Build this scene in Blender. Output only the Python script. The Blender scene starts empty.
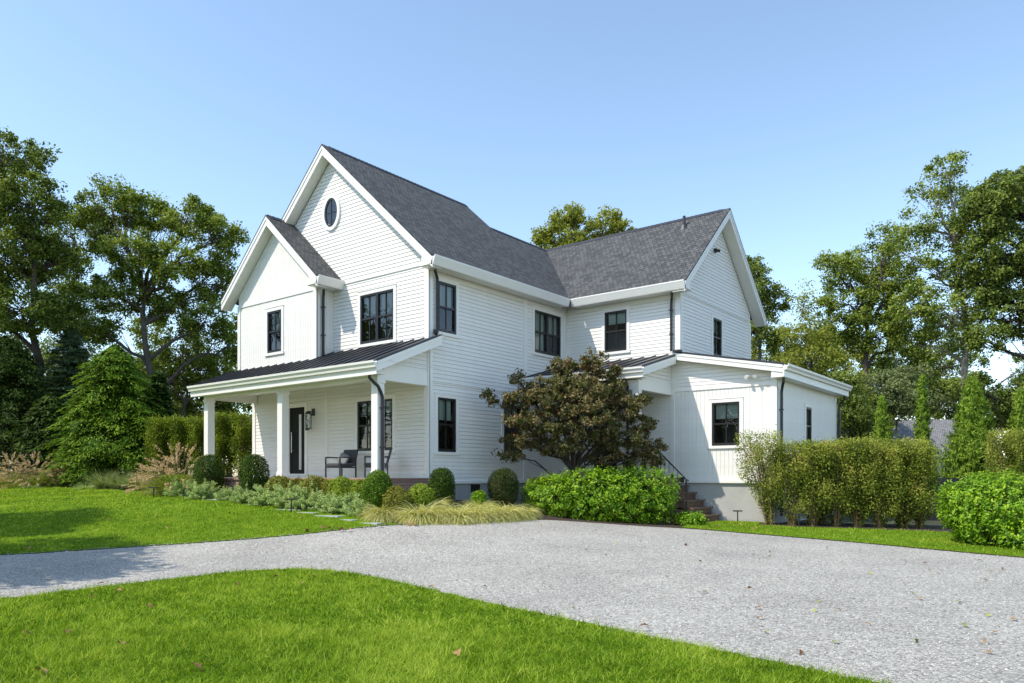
import bpy, math, random
import numpy as np
from mathutils import Vector, geometry
R = math.radians
rng = np.random.default_rng(11)
random.seed(5)
scene = bpy.context.scene
COL = scene.collection

# ------------------------------------------------------------------ camera, sky, sun, exposure
TH = R(38.2); FOC = 750.0; HOR = 476.0
EYE = np.array([13.977, -14.197, 1.55])
AXU = np.array([math.cos(TH), math.sin(TH)]); AXD = np.array([-math.sin(TH), math.cos(TH)])
cam = bpy.data.cameras.new('camera'); co = bpy.data.objects.new('camera', cam); COL.objects.link(co)
co.location = EYE; co.rotation_euler = (R(90), 0, TH)
cam.sensor_width = 36.0; cam.lens = FOC / 1024 * 36.0; cam.shift_y = (HOR - 341.5) / 1024.0
cam.clip_start = 0.1; cam.clip_end = 2000
scene.camera = co

SUN_TRAVEL = Vector((.53, 1.0, -1.40))
world = bpy.data.worlds.new('World'); scene.world = world; world.use_nodes = True
wn = world.node_tree.nodes; wl = world.node_tree.links
bg = wn['Background']; sky = wn.new('ShaderNodeTexSky'); sky.sky_type = 'NISHITA'; sky.sun_disc = False
sky.sun_elevation = math.atan2(1.40, math.hypot(.53, 1.0)); sky.sun_rotation = math.atan2(-.53, -1.0)
sky.altitude = 0; sky.air_density = 1.0; sky.dust_density = 0.3; sky.ozone_density = 1.2
hs = wn.new('ShaderNodeHueSaturation'); hs.inputs['Saturation'].default_value = .95; hs.inputs['Hue'].default_value = .495; hs.inputs['Value'].default_value = 1.25
wl.new(sky.outputs[0], hs.inputs['Color']); wl.new(hs.outputs[0], bg.inputs[0]); bg.inputs[1].default_value = 0.14
sl = bpy.data.lights.new('sun', 'SUN'); sl.energy = 3.0; sl.angle = R(.53); sl.color = (1.0, .925, .79)
so = bpy.data.objects.new('sun', sl); COL.objects.link(so); so.location = (0, -20, 40)
so.rotation_euler = SUN_TRAVEL.to_track_quat('-Z', 'Y').to_euler()
scene.view_settings.view_transform = 'Standard'; scene.view_settings.look = 'None'
scene.view_settings.exposure = 0.70; scene.view_settings.gamma = 1.0
scene.render.engine = 'CYCLES'; scene.cycles.max_bounces = 8; scene.cycles.transparent_max_bounces = 12
scene.cycles.use_denoising = True

def site(px, d):
    """site plan: lateral bearing px seen from the drive at depth d -> plan x, y"""
    p = EYE[:2] + d * AXD + (px - 512) / FOC * d * AXU
    return float(p[0]), float(p[1])
def ud(x, y):
    qx, qy = x - EYE[0], y - EYE[1]
    return qx * AXU[0] + qy * AXU[1], qx * AXD[0] + qy * AXD[1]
def zat(py, d): return 1.55 - (py - HOR) / FOC * d

# ------------------------------------------------------------------ terrain heights
TP = np.array([(-8,-1.9,1.02),(-6.5,-3,.92),(-1.9,-2.7,.75),(0,-1.9,.8),(1.7,-3.1,.48),(0.2,-6.5,.25),(-1.2,-9.4,.15),(3.3,.2,.48),(5.7,3.6,.27),(4.5,6.4,.27),(7.5,6.4,.27),(6.9,12,.3),(0.3,1,.9),(0.3,3.5,.6),(11,7.5,.22),(11.7,2.3,.12),(14,-14,0),(10,-10,0),(5,-10.5,.02),(3.6,-6.7,.03),(8,-7,0),(13,-5,0),(14,0,.05),(-20,-1.8,1.1),(-14,-6,.75),(-8,-7,.6),(-8,-11,.35),(-30,15,1.2),(-8,12,1.1),(20,20,.3),(35,40,.4),(-30,40,1.2),(0,40,.8),(-35,-20,.6),(30,-20,0),(0,-35,0),(14,-22,0),(40,10,.2),(-50,10,1.1)])
def _k(r2): return 0.5 * r2 * np.log(r2 + 1e-9)
_n = len(TP); _A = np.zeros((_n + 3, _n + 3))
_A[:_n, :_n] = _k(((TP[:, None, :2] - TP[None, :, :2]) ** 2).sum(-1)) + np.eye(_n) * .6
_A[:_n, _n] = 1; _A[:_n, _n + 1:] = TP[:, :2]; _A[_n, :_n] = 1; _A[_n + 1:, :_n] = TP[:, :2].T
_W = np.linalg.solve(_A, np.r_[TP[:, 2], 0, 0, 0])
def hts(x, y):
    x = np.atleast_1d(np.asarray(x, float)); y = np.atleast_1d(np.asarray(y, float))
    out = np.empty(len(x))
    for i in range(0, len(x), 20000):
        q = np.stack([x[i:i+20000], y[i:i+20000]], -1)
        r = ((q[:, None] - TP[None, :, :2]) ** 2).sum(-1)
        out[i:i+20000] = _k(r) @ _W[:_n] + _W[_n] + q @ _W[_n + 1:]
    return np.clip(out, -.05, 1.5)
def hz(x, y): return float(hts(x, y)[0])

# ------------------------------------------------------------------ materials
def new_mat(name):
    m = bpy.data.materials.new(name); m.use_nodes = True
    nt = m.node_tree; return m, nt.nodes, nt.links, nt.nodes['Principled BSDF']
def noise(n, l, scale, detail=3, vec=None, rough=.55):
    t = n.new('ShaderNodeTexNoise'); t.inputs['Scale'].default_value = scale; t.inputs['Detail'].default_value = detail
    t.inputs['Roughness'].default_value = rough
    if vec: l.new(vec, t.inputs['Vector'])
    return t
def ramp(n, l, src, stops):
    r = n.new('ShaderNodeValToRGB'); e = r.color_ramp.elements
    while len(e) < len(stops): e.new(.5)
    for i, (p, c) in enumerate(stops): e[i].position = p; e[i].color = (*c, 1)
    l.new(src, r.inputs[0]); return r
def bump(n, l, src, dist, b, strength=1.0):
    k = n.new('ShaderNodeBump'); k.inputs['Distance'].default_value = dist; k.inputs['Strength'].default_value = strength
    l.new(src, k.inputs['Height']); l.new(k.outputs[0], b.inputs['Normal']); return k
def objco(n): return n.new('ShaderNodeTexCoord').outputs['Object']
def plain(name, c, rough=.5, var=.06, scale=3.0, metal=0.0, bmp=0.0):
    m, n, l, b = new_mat(name); oc = objco(n)
    t = noise(n, l, scale, 4, oc)
    r = ramp(n, l, t.outputs[0], [(.3, tuple(x * (1 - var) for x in c)), (.7, tuple(min(1, x * (1 + var)) for x in c))])
    l.new(r.outputs[0], b.inputs['Base Color']); b.inputs['Roughness'].default_value = rough; b.inputs['Metallic'].default_value = metal
    if bmp:
        t2 = noise(n, l, scale * 14, 3, oc); bump(n, l, t2.outputs[0], bmp, b, .5)
    return m
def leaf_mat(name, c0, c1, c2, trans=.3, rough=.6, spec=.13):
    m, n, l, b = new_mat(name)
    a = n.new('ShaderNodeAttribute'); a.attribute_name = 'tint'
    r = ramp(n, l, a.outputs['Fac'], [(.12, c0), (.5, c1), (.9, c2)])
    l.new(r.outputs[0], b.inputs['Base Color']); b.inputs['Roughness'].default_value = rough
    b.inputs['Specular IOR Level'].default_value = spec
    tr = n.new('ShaderNodeBsdfTranslucent'); g = n.new('ShaderNodeMixRGB'); g.blend_type = 'MULTIPLY'; g.inputs[0].default_value = 1
    g.inputs[2].default_value = (1.3, 1.25, .5, 1); l.new(r.outputs[0], g.inputs[1]); l.new(g.outputs[0], tr.inputs[0])
    mx = n.new('ShaderNodeMixShader'); mx.inputs[0].default_value = trans
    l.new(b.outputs[0], mx.inputs[1]); l.new(tr.outputs[0], mx.inputs[2]); l.new(mx.outputs[0], n['Material Output'].inputs[0])
    return m
M = {}
def painted(name, c):
    m, n, l, b = new_mat(name); oc = objco(n); mp = n.new('ShaderNodeMapping'); mp.inputs['Scale'].default_value = (1, 1, .12); l.new(oc, mp.inputs[0])
    t = noise(n, l, 4.5, 5, mp.outputs[0], .65); r = ramp(n, l, t.outputs[0], [(.30, tuple(x * .965 for x in c)), (.62, c)])
    mp2 = n.new('ShaderNodeMapping'); mp2.inputs['Scale'].default_value = (.22, .22, 9.35); l.new(oc, mp2.inputs[0])
    t2 = noise(n, l, 1.0, 1, mp2.outputs[0]); r2 = ramp(n, l, t2.outputs[0], [(.3, (.965, .965, .965)), (.7, (1.02, 1.02, 1.02))])
    mx = n.new('ShaderNodeMixRGB'); mx.blend_type = 'MULTIPLY'; mx.inputs[0].default_value = 1; l.new(r.outputs[0], mx.inputs[1]); l.new(r2.outputs[0], mx.inputs[2])
    l.new(mx.outputs[0], b.inputs['Base Color']); b.inputs['Roughness'].default_value = .45; return m
M['white'] = painted('white_painted_siding', (.835, .81, .77))
M['trim'] = plain('white_trim_paint', (.82, .80, .765), .35, .02, 2.0)
M['cream'] = plain('off_white_soffit_paint', (.76, .745, .69), .5, .02, 2.0)
M['black'] = plain('black_metal_paint', (.016, .016, .018), .38, .15, 5)
M['blackwood'] = plain('black_sash_paint', (.018, .018, .02), .35, .15, 5)
M['door'] = plain('black_door_paint', (.010, .010, .010), .55, .15, 5)
M['door'].node_tree.nodes['Principled BSDF'].inputs['Specular IOR Level'].default_value = .15
M['room'] = plain('unlit_room_dark', (.10, .095, .09), .9, .2, 2)  # dark tone stands in for the lack of light indoors
M['shade'] = plain('pale_roller_shade', (.50, .60, .55), .8, .05, 5)
M['conc'] = plain('grey_foundation_render', (.42, .415, .40), .85, .10, 2.2, bmp=.006)
M['wood'] = plain('brown_decking', (.15, .092, .066), .55, .28, 7, bmp=.003)
M['steel'] = plain('brushed_steel', (.55, .55, .56), .3, .05, 8, 1.0)
M['stone'] = plain('bluestone_paver', (.36, .38, .40), .7, .12, 4, bmp=.004)
M['frame'] = plain('charcoal_chair_metal', (.03, .03, .033), .45, .1, 9)
M['cush'] = plain('charcoal_cushion_cloth', (.055, .056, .062), .9, .12, 30, bmp=.003)
M['pillow'] = plain('grey_pillow_cloth', (.20, .205, .215), .9, .12, 30, bmp=.003)
M['lead'] = plain('dark_flashing', (.03, .03, .034), .5, .15, 6)
M['fence'] = plain('black_fence_boards', (.012, .012, .013), .5, .2, 5)
M['mulch'] = plain('bark_mulch', (.055, .034, .022), .95, .45, 22, bmp=.05)
M['soil'] = plain('dark_turf_edge_soil', (.035, .025, .016), .95, .4, 14)

def bark(name, c):
    m, n, l, b = new_mat(name); oc = objco(n)
    mp = n.new('ShaderNodeMapping'); mp.inputs['Scale'].default_value = (1, 1, .22); l.new(oc, mp.inputs[0])
    t = noise(n, l, 9, 6, mp.outputs[0], .7)
    r = ramp(n, l, t.outputs[0], [(.3, tuple(x * .55 for x in c)), (.7, tuple(x * 1.3 for x in c))])
    l.new(r.outputs[0], b.inputs['Base Color']); b.inputs['Roughness'].default_value = .9; bump(n, l, t.outputs[0], .03, b); return m
M['bark'] = bark('grey_brown_bark', (.105, .085, .066))
M['palebark'] = bark('pale_grey_bark', (.30, .27, .23))
M['tanbark'] = bark('tan_stem_bark', (.26, .19, .12))
M['russet'] = bark('russet_twig_bark', (.25, .145, .085))
M['darkbark'] = bark('dark_bark', (.055, .043, .034))

def glass_mat():
    m, n, l, b = new_mat('window_glass')
    fr = n.new('ShaderNodeFresnel'); fr.inputs[0].default_value = 1.75
    oc = objco(n); t = noise(n, l, 1.7, 1, oc); bp = n.new('ShaderNodeBump'); bp.inputs['Distance'].default_value = .004
    l.new(t.outputs[0], bp.inputs['Height'])
    tr = n.new('ShaderNodeBsdfTransparent'); tr.inputs[0].default_value = (.80, .84, .83, 1)
    gl = n.new('ShaderNodeBsdfGlossy'); gl.inputs['Roughness'].default_value = .01; l.new(bp.outputs[0], gl.inputs['Normal'])
    mx = n.new('ShaderNodeMixShader'); l.new(fr.outputs[0], mx.inputs[0]); l.new(tr.outputs[0], mx.inputs[1]); l.new(gl.outputs[0], mx.inputs[2])
    l.new(mx.outputs[0], n['Material Output'].inputs[0]); return m
M['glass'] = glass_mat()

def shingle_mat(name, ca, cb):
    m, n, l, b = new_mat(name); uv = n.new('ShaderNodeTexCoord').outputs['UV']
    br = n.new('ShaderNodeTexBrick'); br.inputs['Scale'].default_value = 1.0; br.inputs['Brick Width'].default_value = .15; br.inputs['Row Height'].default_value = .135
    br.inputs['Mortar Size'].default_value = .008; br.inputs['Mortar Smooth'].default_value = .3; br.inputs['Bias'].default_value = 0
    br.offset = .37; br.squash = 1
    br.inputs['Color1'].default_value = (*ca, 1); br.inputs['Color2'].default_value = (*cb, 1); br.inputs['Mortar'].default_value = (.02, .02, .023, 1)
    l.new(uv, br.inputs['Vector'])
    t = noise(n, l, 14, 6, uv, .75); r = ramp(n, l, t.outputs[0], [(.3, (.78, .78, .78)), (.7, (1.22, 1.22, 1.21))])
    mx = n.new('ShaderNodeMixRGB'); mx.blend_type = 'MULTIPLY'; mx.inputs[0].default_value = 1; l.new(br.outputs[0], mx.inputs[1]); l.new(r.outputs[0], mx.inputs[2])
    l.new(mx.outputs[0], b.inputs['Base Color']); b.inputs['Roughness'].default_value = .9; b.inputs['Specular IOR Level'].default_value = .25
    bump(n, l, br.outputs['Fac'], -.012, b); return m
M['shingle'] = shingle_mat('charcoal_asphalt_shingles', (.066, .069, .073), (.125, .127, .129))
M['shingle_far'] = shingle_mat('weathered_grey_shingles', (.20, .20, .21), (.30, .30, .31))
M['metalroof'] = plain('dark_standing_seam_metal', (.042, .043, .050), .42, .08, 3, .35)

def brick_mat():
    m, n, l, b = new_mat('red_porch_brick'); oc = objco(n)
    mp = n.new('ShaderNodeMapping'); mp.inputs['Rotation'].default_value = (R(90), 0, 0); l.new(oc, mp.inputs[0])
    br = n.new('ShaderNodeTexBrick'); br.inputs['Scale'].default_value = 1; br.inputs['Brick Width'].default_value = .21; br.inputs['Row Height'].default_value = .075; br.inputs['Mortar Size'].default_value = .008
    br.inputs['Color1'].default_value = (.36, .19, .14, 1); br.inputs['Color2'].default_value = (.27, .13, .095, 1); br.inputs['Mortar'].default_value = (.4, .36, .32, 1)
    l.new(mp.outputs[0], br.inputs['Vector']); l.new(br.outputs[0], b.inputs['Base Color']); b.inputs['Roughness'].default_value = .85
    return m
M['brick'] = brick_mat()

def gravel_mat():
    m, n, l, b = new_mat('crushed_bluestone_gravel'); oc = objco(n)
    v = n.new('ShaderNodeTexVoronoi'); v.inputs['Scale'].default_value = 42; l.new(oc, v.inputs['Vector'])
    v2 = n.new('ShaderNodeTexVoronoi'); v2.inputs['Scale'].default_value = 95; l.new(oc, v2.inputs['Vector'])
    sp = n.new('ShaderNodeSeparateColor'); l.new(v.outputs['Color'], sp.inputs[0])
    r = ramp(n, l, sp.outputs[0], [(.0, (.25, .24, .22)), (.35, (.37, .357, .33)), (.7, (.475, .458, .425)), (1, (.62, .60, .555))])
    t = noise(n, l, .55, 4, oc); r2 = ramp(n, l, t.outputs[0], [(.30, (.84, .83, .82)), (.68, (1.08, 1.07, 1.05))])
    mx = n.new('ShaderNodeMixRGB'); mx.blend_type = 'MULTIPLY'; mx.inputs[0].default_value = 1; l.new(r.outputs[0], mx.inputs[1]); l.new(r2.outputs[0], mx.inputs[2])
    l.new(mx.outputs[0], b.inputs['Base Color']); b.inputs['Roughness'].default_value = .92; b.inputs['Specular IOR Level'].default_value = .2
    ad = n.new('ShaderNodeMath'); ad.operation = 'ADD'; l.new(v.outputs['Distance'], ad.inputs[0]); l.new(v2.outputs['Distance'], ad.inputs[1])
    bump(n, l, ad.outputs[0], -.012, b, .8); return m
M['gravel'] = gravel_mat()
def attr_mat(name, stops, rough=.9):
    m, n, l, b = new_mat(name); a = n.new('ShaderNodeAttribute'); a.attribute_name = 'tint'
    r = ramp(n, l, a.outputs['Fac'], stops); l.new(r.outputs[0], b.inputs['Base Color']); b.inputs['Roughness'].default_value = rough
    b.inputs['Specular IOR Level'].default_value = .25; return m
M['stones'] = attr_mat('loose_gravel_stone', [(0, (.15, .142, .13)), (.4, (.36, .347, .32)), (.75, (.50, .482, .445)), (1, (.70, .675, .625))])
M['dryleaf'] = attr_mat('dry_fallen_leaf', [(0, (.11, .055, .028)), (.5, (.27, .135, .055)), (1, (.40, .25, .11))], .7)
M['greenleaf'] = attr_mat('green_fallen_leaf', [(0, (.16, .22, .03)), (1, (.36, .38, .08))], .7)
def turf_mat():
    m, n, l, b = new_mat('lawn_turf'); oc = objco(n)
    t = noise(n, l, 60, 4, oc, .7); r = ramp(n, l, t.outputs[0], [(.3, (.07, .14, .006)), (.7, (.20, .34, .014))])
    t2 = noise(n, l, .8, 3, oc); r2 = ramp(n, l, t2.outputs[0], [(.3, (.8, .86, .8)), (.7, (1.15, 1.1, 1.1))])
    mx = n.new('ShaderNodeMixRGB'); mx.blend_type = 'MULTIPLY'; mx.inputs[0].default_value = 1; l.new(r.outputs[0], mx.inputs[1]); l.new(r2.outputs[0], mx.inputs[2])
    l.new(mx.outputs[0], b.inputs['Base Color']); b.inputs['Roughness'].default_value = .95; b.inputs['Specular IOR Level'].default_value = .1
    bump(n, l, t.outputs[0], .03, b); return m
M['turf'] = turf_mat()
M['ground'] = plain('leaf_litter_ground', (.05, .055, .022), .95, .4, 1.2, bmp=.03)
L_ = leaf_mat
M['grass'] = L_('grass_blade', (0.05, 0.115, 0.005), (0.225, 0.365, 0.018), (0.46, 0.55, 0.09), .38, .7, .06)
M['oak'] = L_('oak_leaf', (0.06, 0.095, 0.015), (0.195, 0.265, 0.042), (0.35, 0.41, 0.08), .30)
M['oakdark'] = L_('dark_oak_leaf', (0.05, 0.08, 0.016), (0.145, 0.2, 0.037), (0.26, 0.32, 0.06), .26)
M['oaklight'] = L_('yellow_green_leaf', (0.12, 0.15, 0.022), (0.25, 0.29, 0.04), (0.42, 0.44, 0.09), .35)
M['sage'] = L_('grey_green_leaf', (0.08, 0.11, 0.045), (0.17, 0.22, 0.085), (0.28, 0.33, 0.14), .3)
M['conifer'] = L_('conifer_spray', (0.025, 0.065, 0.006), (0.1, 0.2, 0.012), (0.26, 0.39, 0.03), .22)
M['coniferdark'] = L_('dark_conifer_spray', (0.016, 0.036, 0.006), (0.04, 0.08, 0.012), (0.1, 0.165, 0.025), .2)
M['pine'] = L_('blue_green_needle', (0.04, 0.07, 0.028), (0.085, 0.14, 0.055), (0.15, 0.21, 0.085), .2)
M['thuja'] = L_('bright_conifer_spray', (0.07, 0.13, 0.014), (0.16, 0.26, 0.024), (0.28, 0.4, 0.045), .25)
M['box'] = L_('boxwood_leaf', (0.014, 0.034, 0.005), (0.045, 0.092, 0.01), (0.13, 0.2, 0.022), .2)
M['boxdark'] = L_('bronzed_boxwood_leaf', (0.018, 0.032, 0.006), (0.045, 0.078, 0.012), (0.15, 0.12, 0.05), .2)
M['boxbright'] = L_('clipped_globe_leaf', (0.03, 0.075, 0.006), (0.09, 0.18, 0.012), (0.22, 0.34, 0.028), .22)
M['azalea'] = L_('azalea_leaf', (0.09, 0.1, 0.016), (0.2, 0.215, 0.032), (0.34, 0.32, 0.06), .25)
M['azalea2'] = L_('yellow_green_azalea_leaf', (0.11, 0.17, 0.016), (0.23, 0.32, 0.028), (0.38, 0.46, 0.06), .25)
M['catmint'] = L_('grey_green_catmint_leaf', (0.18, 0.26, 0.08), (0.38, 0.5, 0.18), (0.56, 0.65, 0.32), .25)
M['gold'] = L_('golden_grass_blade', (0.2, 0.26, 0.045), (0.6, 0.56, 0.18), (0.84, 0.79, 0.44), .22)
M['fount'] = L_('fountain_grass_blade', (0.12, 0.17, 0.025), (0.28, 0.34, 0.055), (0.46, 0.48, 0.13), .35)
M['strap'] = L_('striped_grass_blade', (0.08, 0.13, 0.04), (0.2, 0.27, 0.1), (0.5, 0.52, 0.28), .3)
M['plume'] = L_('pinkish_seed_plume', (0.34, 0.22, 0.15), (0.62, 0.45, 0.33), (0.82, 0.66, 0.52), .35)
M['euon'] = L_('glossy_bright_leaf', (0.035, 0.1, 0.003), (0.165, 0.33, 0.008), (0.38, 0.53, 0.03), .3, .45, .25)
M['maple'] = L_('bronze_maple_leaf', (.035, .032, .012), (.125, .135, .040), (.40, .33, .19))
_r = [q for q in M['maple'].node_tree.nodes if q.type == 'VALTORGB'][0].color_ramp
for _p, _c in ((.30, (.075, .095, .026)), (.66, (.22, .185, .085)), (.985, (.26, .075, .045))): _e = _r.elements.new(_p); _e.color = (*_c, 1)
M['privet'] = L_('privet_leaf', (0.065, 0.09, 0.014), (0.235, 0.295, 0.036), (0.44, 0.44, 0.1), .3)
M['privetdark'] = L_('dark_hedge_leaf', (0.07, 0.1, 0.012), (0.17, 0.235, 0.022), (0.31, 0.38, 0.045), .3)  # darker green for the hedge beside the porch

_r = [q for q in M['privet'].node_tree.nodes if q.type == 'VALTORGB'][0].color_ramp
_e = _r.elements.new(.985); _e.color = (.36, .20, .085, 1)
# ------------------------------------------------------------------ mesh helpers
class MB:
    def __init__(s): s.v = []; s.f = []; s.uv = {}; s.marks = []
    def mark(s): s.marks.append(len(s.f))
    def face(s, pts, uv=None):
        i = len(s.v); s.v += [tuple(p) for p in pts]; s.f.append(tuple(range(i, i + len(pts))))
        if uv: s.uv[len(s.f) - 1] = uv
    def prism(s, pts, vec):
        n = len(pts); i = len(s.v); s.v += [tuple(p) for p in pts]; s.v += [tuple(p[k] + vec[k] for k in range(3)) for p in pts]
        s.f.append(tuple(range(i, i + n))); s.f.append(tuple(range(i + 2 * n - 1, i + n - 1, -1)))
        for k in range(n): s.f.append((i + k, i + n + k, i + n + (k + 1) % n, i + (k + 1) % n))
    def box(s, x0, x1, y0, y1, z0, z1):
        s.prism([(x0, y0, z0), (x1, y0, z0), (x1, y1, z0), (x0, y1, z0)], (0, 0, z1 - z0))
    def fbox(s, fr, a0, a1, z0, z1, o0, o1):
        p = [fr(a0, z0, o0), fr(a1, z0, o0), fr(a1, z1, o0), fr(a0, z1, o0)]; q = fr(a0, z0, o1)
        s.prism(p, tuple(q[k] - p[0][k] for k in range(3)))
    def tube(s, path, rad, n=8, cap=True):
        path = [Vector(p) for p in path]
        if not hasattr(rad, '__len__'): rad = [rad] * len(path)
        rings = []; prev = None
        for k, p in enumerate(path):
            t = (path[min(k + 1, len(path) - 1)] - path[max(k - 1, 0)]).normalized()
            if prev is None: a = t.orthogonal().normalized()
            else: a = (prev - t * prev.dot(t)).normalized()
            prev = a; b = t.cross(a); i = len(s.v)
            for j in range(n):
                an = 2 * math.pi * j / n; s.v.append(tuple(p + (a * math.cos(an) + b * math.sin(an)) * rad[k]))
            rings.append(i)
        for k in range(len(rings) - 1):
            for j in range(n): s.f.append((rings[k] + j, rings[k] + (j + 1) % n, rings[k + 1] + (j + 1) % n, rings[k + 1] + j))
        if cap: s.f.append(tuple(range(rings[0] + n - 1, rings[0] - 1, -1))); s.f.append(tuple(range(rings[-1], rings[-1] + n)))
    def lathe(s, c, prof, n=16):
        i0 = len(s.v)
        for r, z in prof:
            for j in range(n): s.v.append((c[0] + r * math.cos(2 * math.pi * j / n), c[1] + r * math.sin(2 * math.pi * j / n), c[2] + z))
        for k in range(len(prof) - 1):
            for j in range(n): s.f.append((i0 + k * n + j, i0 + k * n + (j + 1) % n, i0 + (k + 1) * n + (j + 1) % n, i0 + (k + 1) * n + j))
    def build(s, name, mat, parent=None, smooth=False, bevel=0):
        me = bpy.data.meshes.new(name); me.from_pydata(s.v, [], s.f); me.materials.append(mat)
        if s.uv:
            ul = me.uv_layers.new(name='UVMap')
            for fi, uv in s.uv.items():
                p = me.polygons[fi]
                for k, li in enumerate(p.loop_indices): ul.data[li].uv = uv[k]
        if smooth: me.polygons.foreach_set('use_smooth', [True] * len(me.polygons))
        me.update(); o = bpy.data.objects.new(name, me); COL.objects.link(o)
        if parent:
            o.parent = parent; w = world_loc(parent); o.location = -w
        if bevel:
            bv = o.modifiers.new('bevel', 'BEVEL'); bv.width = bevel; bv.segments = 2; bv.limit_method = 'ANGLE'
        return o
def world_loc(o):
    w = Vector((0, 0, 0))
    while o: w = w + o.location; o = o.parent
    return w
def tag(o, label, cat, group=None, kind=None):
    if label: o['label'] = label
    if cat: o['category'] = cat
    if group: o['group'] = group
    if kind: o['kind'] = kind
    return o
def empty(name, loc=(0, 0, 0), rz=0):
    o = bpy.data.objects.new(name, None); COL.objects.link(o); o.location = loc; o.rotation_euler.z = rz; o.empty_display_size = .2; return o
def copy_thing(root, loc, rz=0, sc=None, label=None):
    r = root.copy(); COL.objects.link(r); r.location = loc; r.rotation_euler.z = rz
    if sc: r.scale = sc if hasattr(sc, '__len__') else (sc, sc, sc)
    if label: r['label'] = label
    for ch in root.children:
        c = ch.copy(); COL.objects.link(c); c.parent = r
        for g in ch.children:
            d = g.copy(); COL.objects.link(d); d.parent = c
    return r
def np_mesh(name, V, sizes, idx, mat, parent=None, tint=None, loc=None):
    """V (n,3), face loop counts, flat loop vertex indices, face tint"""
    me = bpy.data.meshes.new(name); me.vertices.add(len(V)); me.vertices.foreach_set('co', np.asarray(V, np.float32).ravel())
    me.loops.add(len(idx)); me.loops.foreach_set('vertex_index', np.asarray(idx, np.int32))
    me.polygons.add(len(sizes)); st = np.concatenate([[0], np.cumsum(sizes)[:-1]]).astype(np.int32)
    me.polygons.foreach_set('loop_start', st); me.polygons.foreach_set('loop_total', np.asarray(sizes, np.int32))
    if tint is not None:
        a = me.attributes.new('tint', 'FLOAT', 'FACE'); a.data.foreach_set('value', np.asarray(tint, np.float32))
    me.materials.append(mat); me.update(calc_edges=True)
    o = bpy.data.objects.new(name, me); COL.objects.link(o)
    if parent: o.parent = parent
    return o
def nrm(a): return a / (np.linalg.norm(a, axis=-1, keepdims=True) + 1e-9)

def leaf_cloud(name, C, N, size, mat, parent=None, tint=None, wid=.5, T=None, fold=.18):
    """one folded leaf-shaped face per centre C; N normals, T optional blade direction"""
    n = len(C); size = np.broadcast_to(np.asarray(size, float), (n,))
    N = nrm(N)
    if T is None: T = rng.normal(size=(n, 3))
    T = nrm(T - (T * N).sum(-1, keepdims=True) * N); B = np.cross(N, T); s = size[:, None]
    a = C - T * s * .5; t = C + T * s * .5; mid = C - T * s * .06
    l = mid + B * s * wid * .5 - N * s * fold * wid; r = mid - B * s * wid * .5 - N * s * fold * wid
    V = np.stack([a, r, t, l], 1).reshape(-1, 3); idx = np.arange(4 * n)
    if tint is None: tint = rng.random(n)
    return np_mesh(name, V, np.full(n, 4), idx, mat, parent, np.clip(tint, 0, 1))
def blades(name, base, dirs, length, width, droop, mat, parent=None, tint=None, seg=4):
    """arching strips: base (n,3), start direction, length, width, droop"""
    n = len(base); length = np.broadcast_to(length, (n,)); width = np.broadcast_to(width, (n,)); droop = np.broadcast_to(droop, (n,))
    d = nrm(dirs); side = nrm(np.cross(d, np.array([0, 0, 1.0])) + rng.normal(size=(n, 3)) * .25)
    P = base.copy(); rows = []
    for k in range(seg + 1):
        w = width * (1 - (k / seg) ** 1.6 * .97) * .5
        rows.append(np.stack([P - side * w[:, None], P + side * w[:, None]], 1))
        d = nrm(d + np.array([0, 0, -1.0]) * droop[:, None] / seg); P = P + d * (length / seg)[:, None]
    V = np.stack(rows, 1).reshape(-1, 3)
    o = np.arange(n)[:, None] * 2 * (seg + 1); q = []
    for k in range(seg): q.append(o + np.array([[2 * k, 2 * k + 1, 2 * k + 3, 2 * k + 2]]))
    idx = np.stack(q, 1).reshape(-1)
    if tint is None: tint = rng.random(n)
    return np_mesh(name, V, np.full(n * seg, 4), idx, mat, parent, np.repeat(np.clip(tint, 0, 1), seg))
def in_poly(x, y, poly):
    p = np.asarray(poly); c = np.zeros(len(x), bool); j = len(p) - 1
    for i in range(len(p)):
        with np.errstate(divide='ignore', invalid='ignore'):
            c ^= ((p[i, 1] > y) != (p[j, 1] > y)) & (x < (p[j, 0] - p[i, 0]) * (y - p[i, 1]) / (p[j, 1] - p[i, 1] + 1e-12) + p[i, 0])
        j = i
    return c

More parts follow.
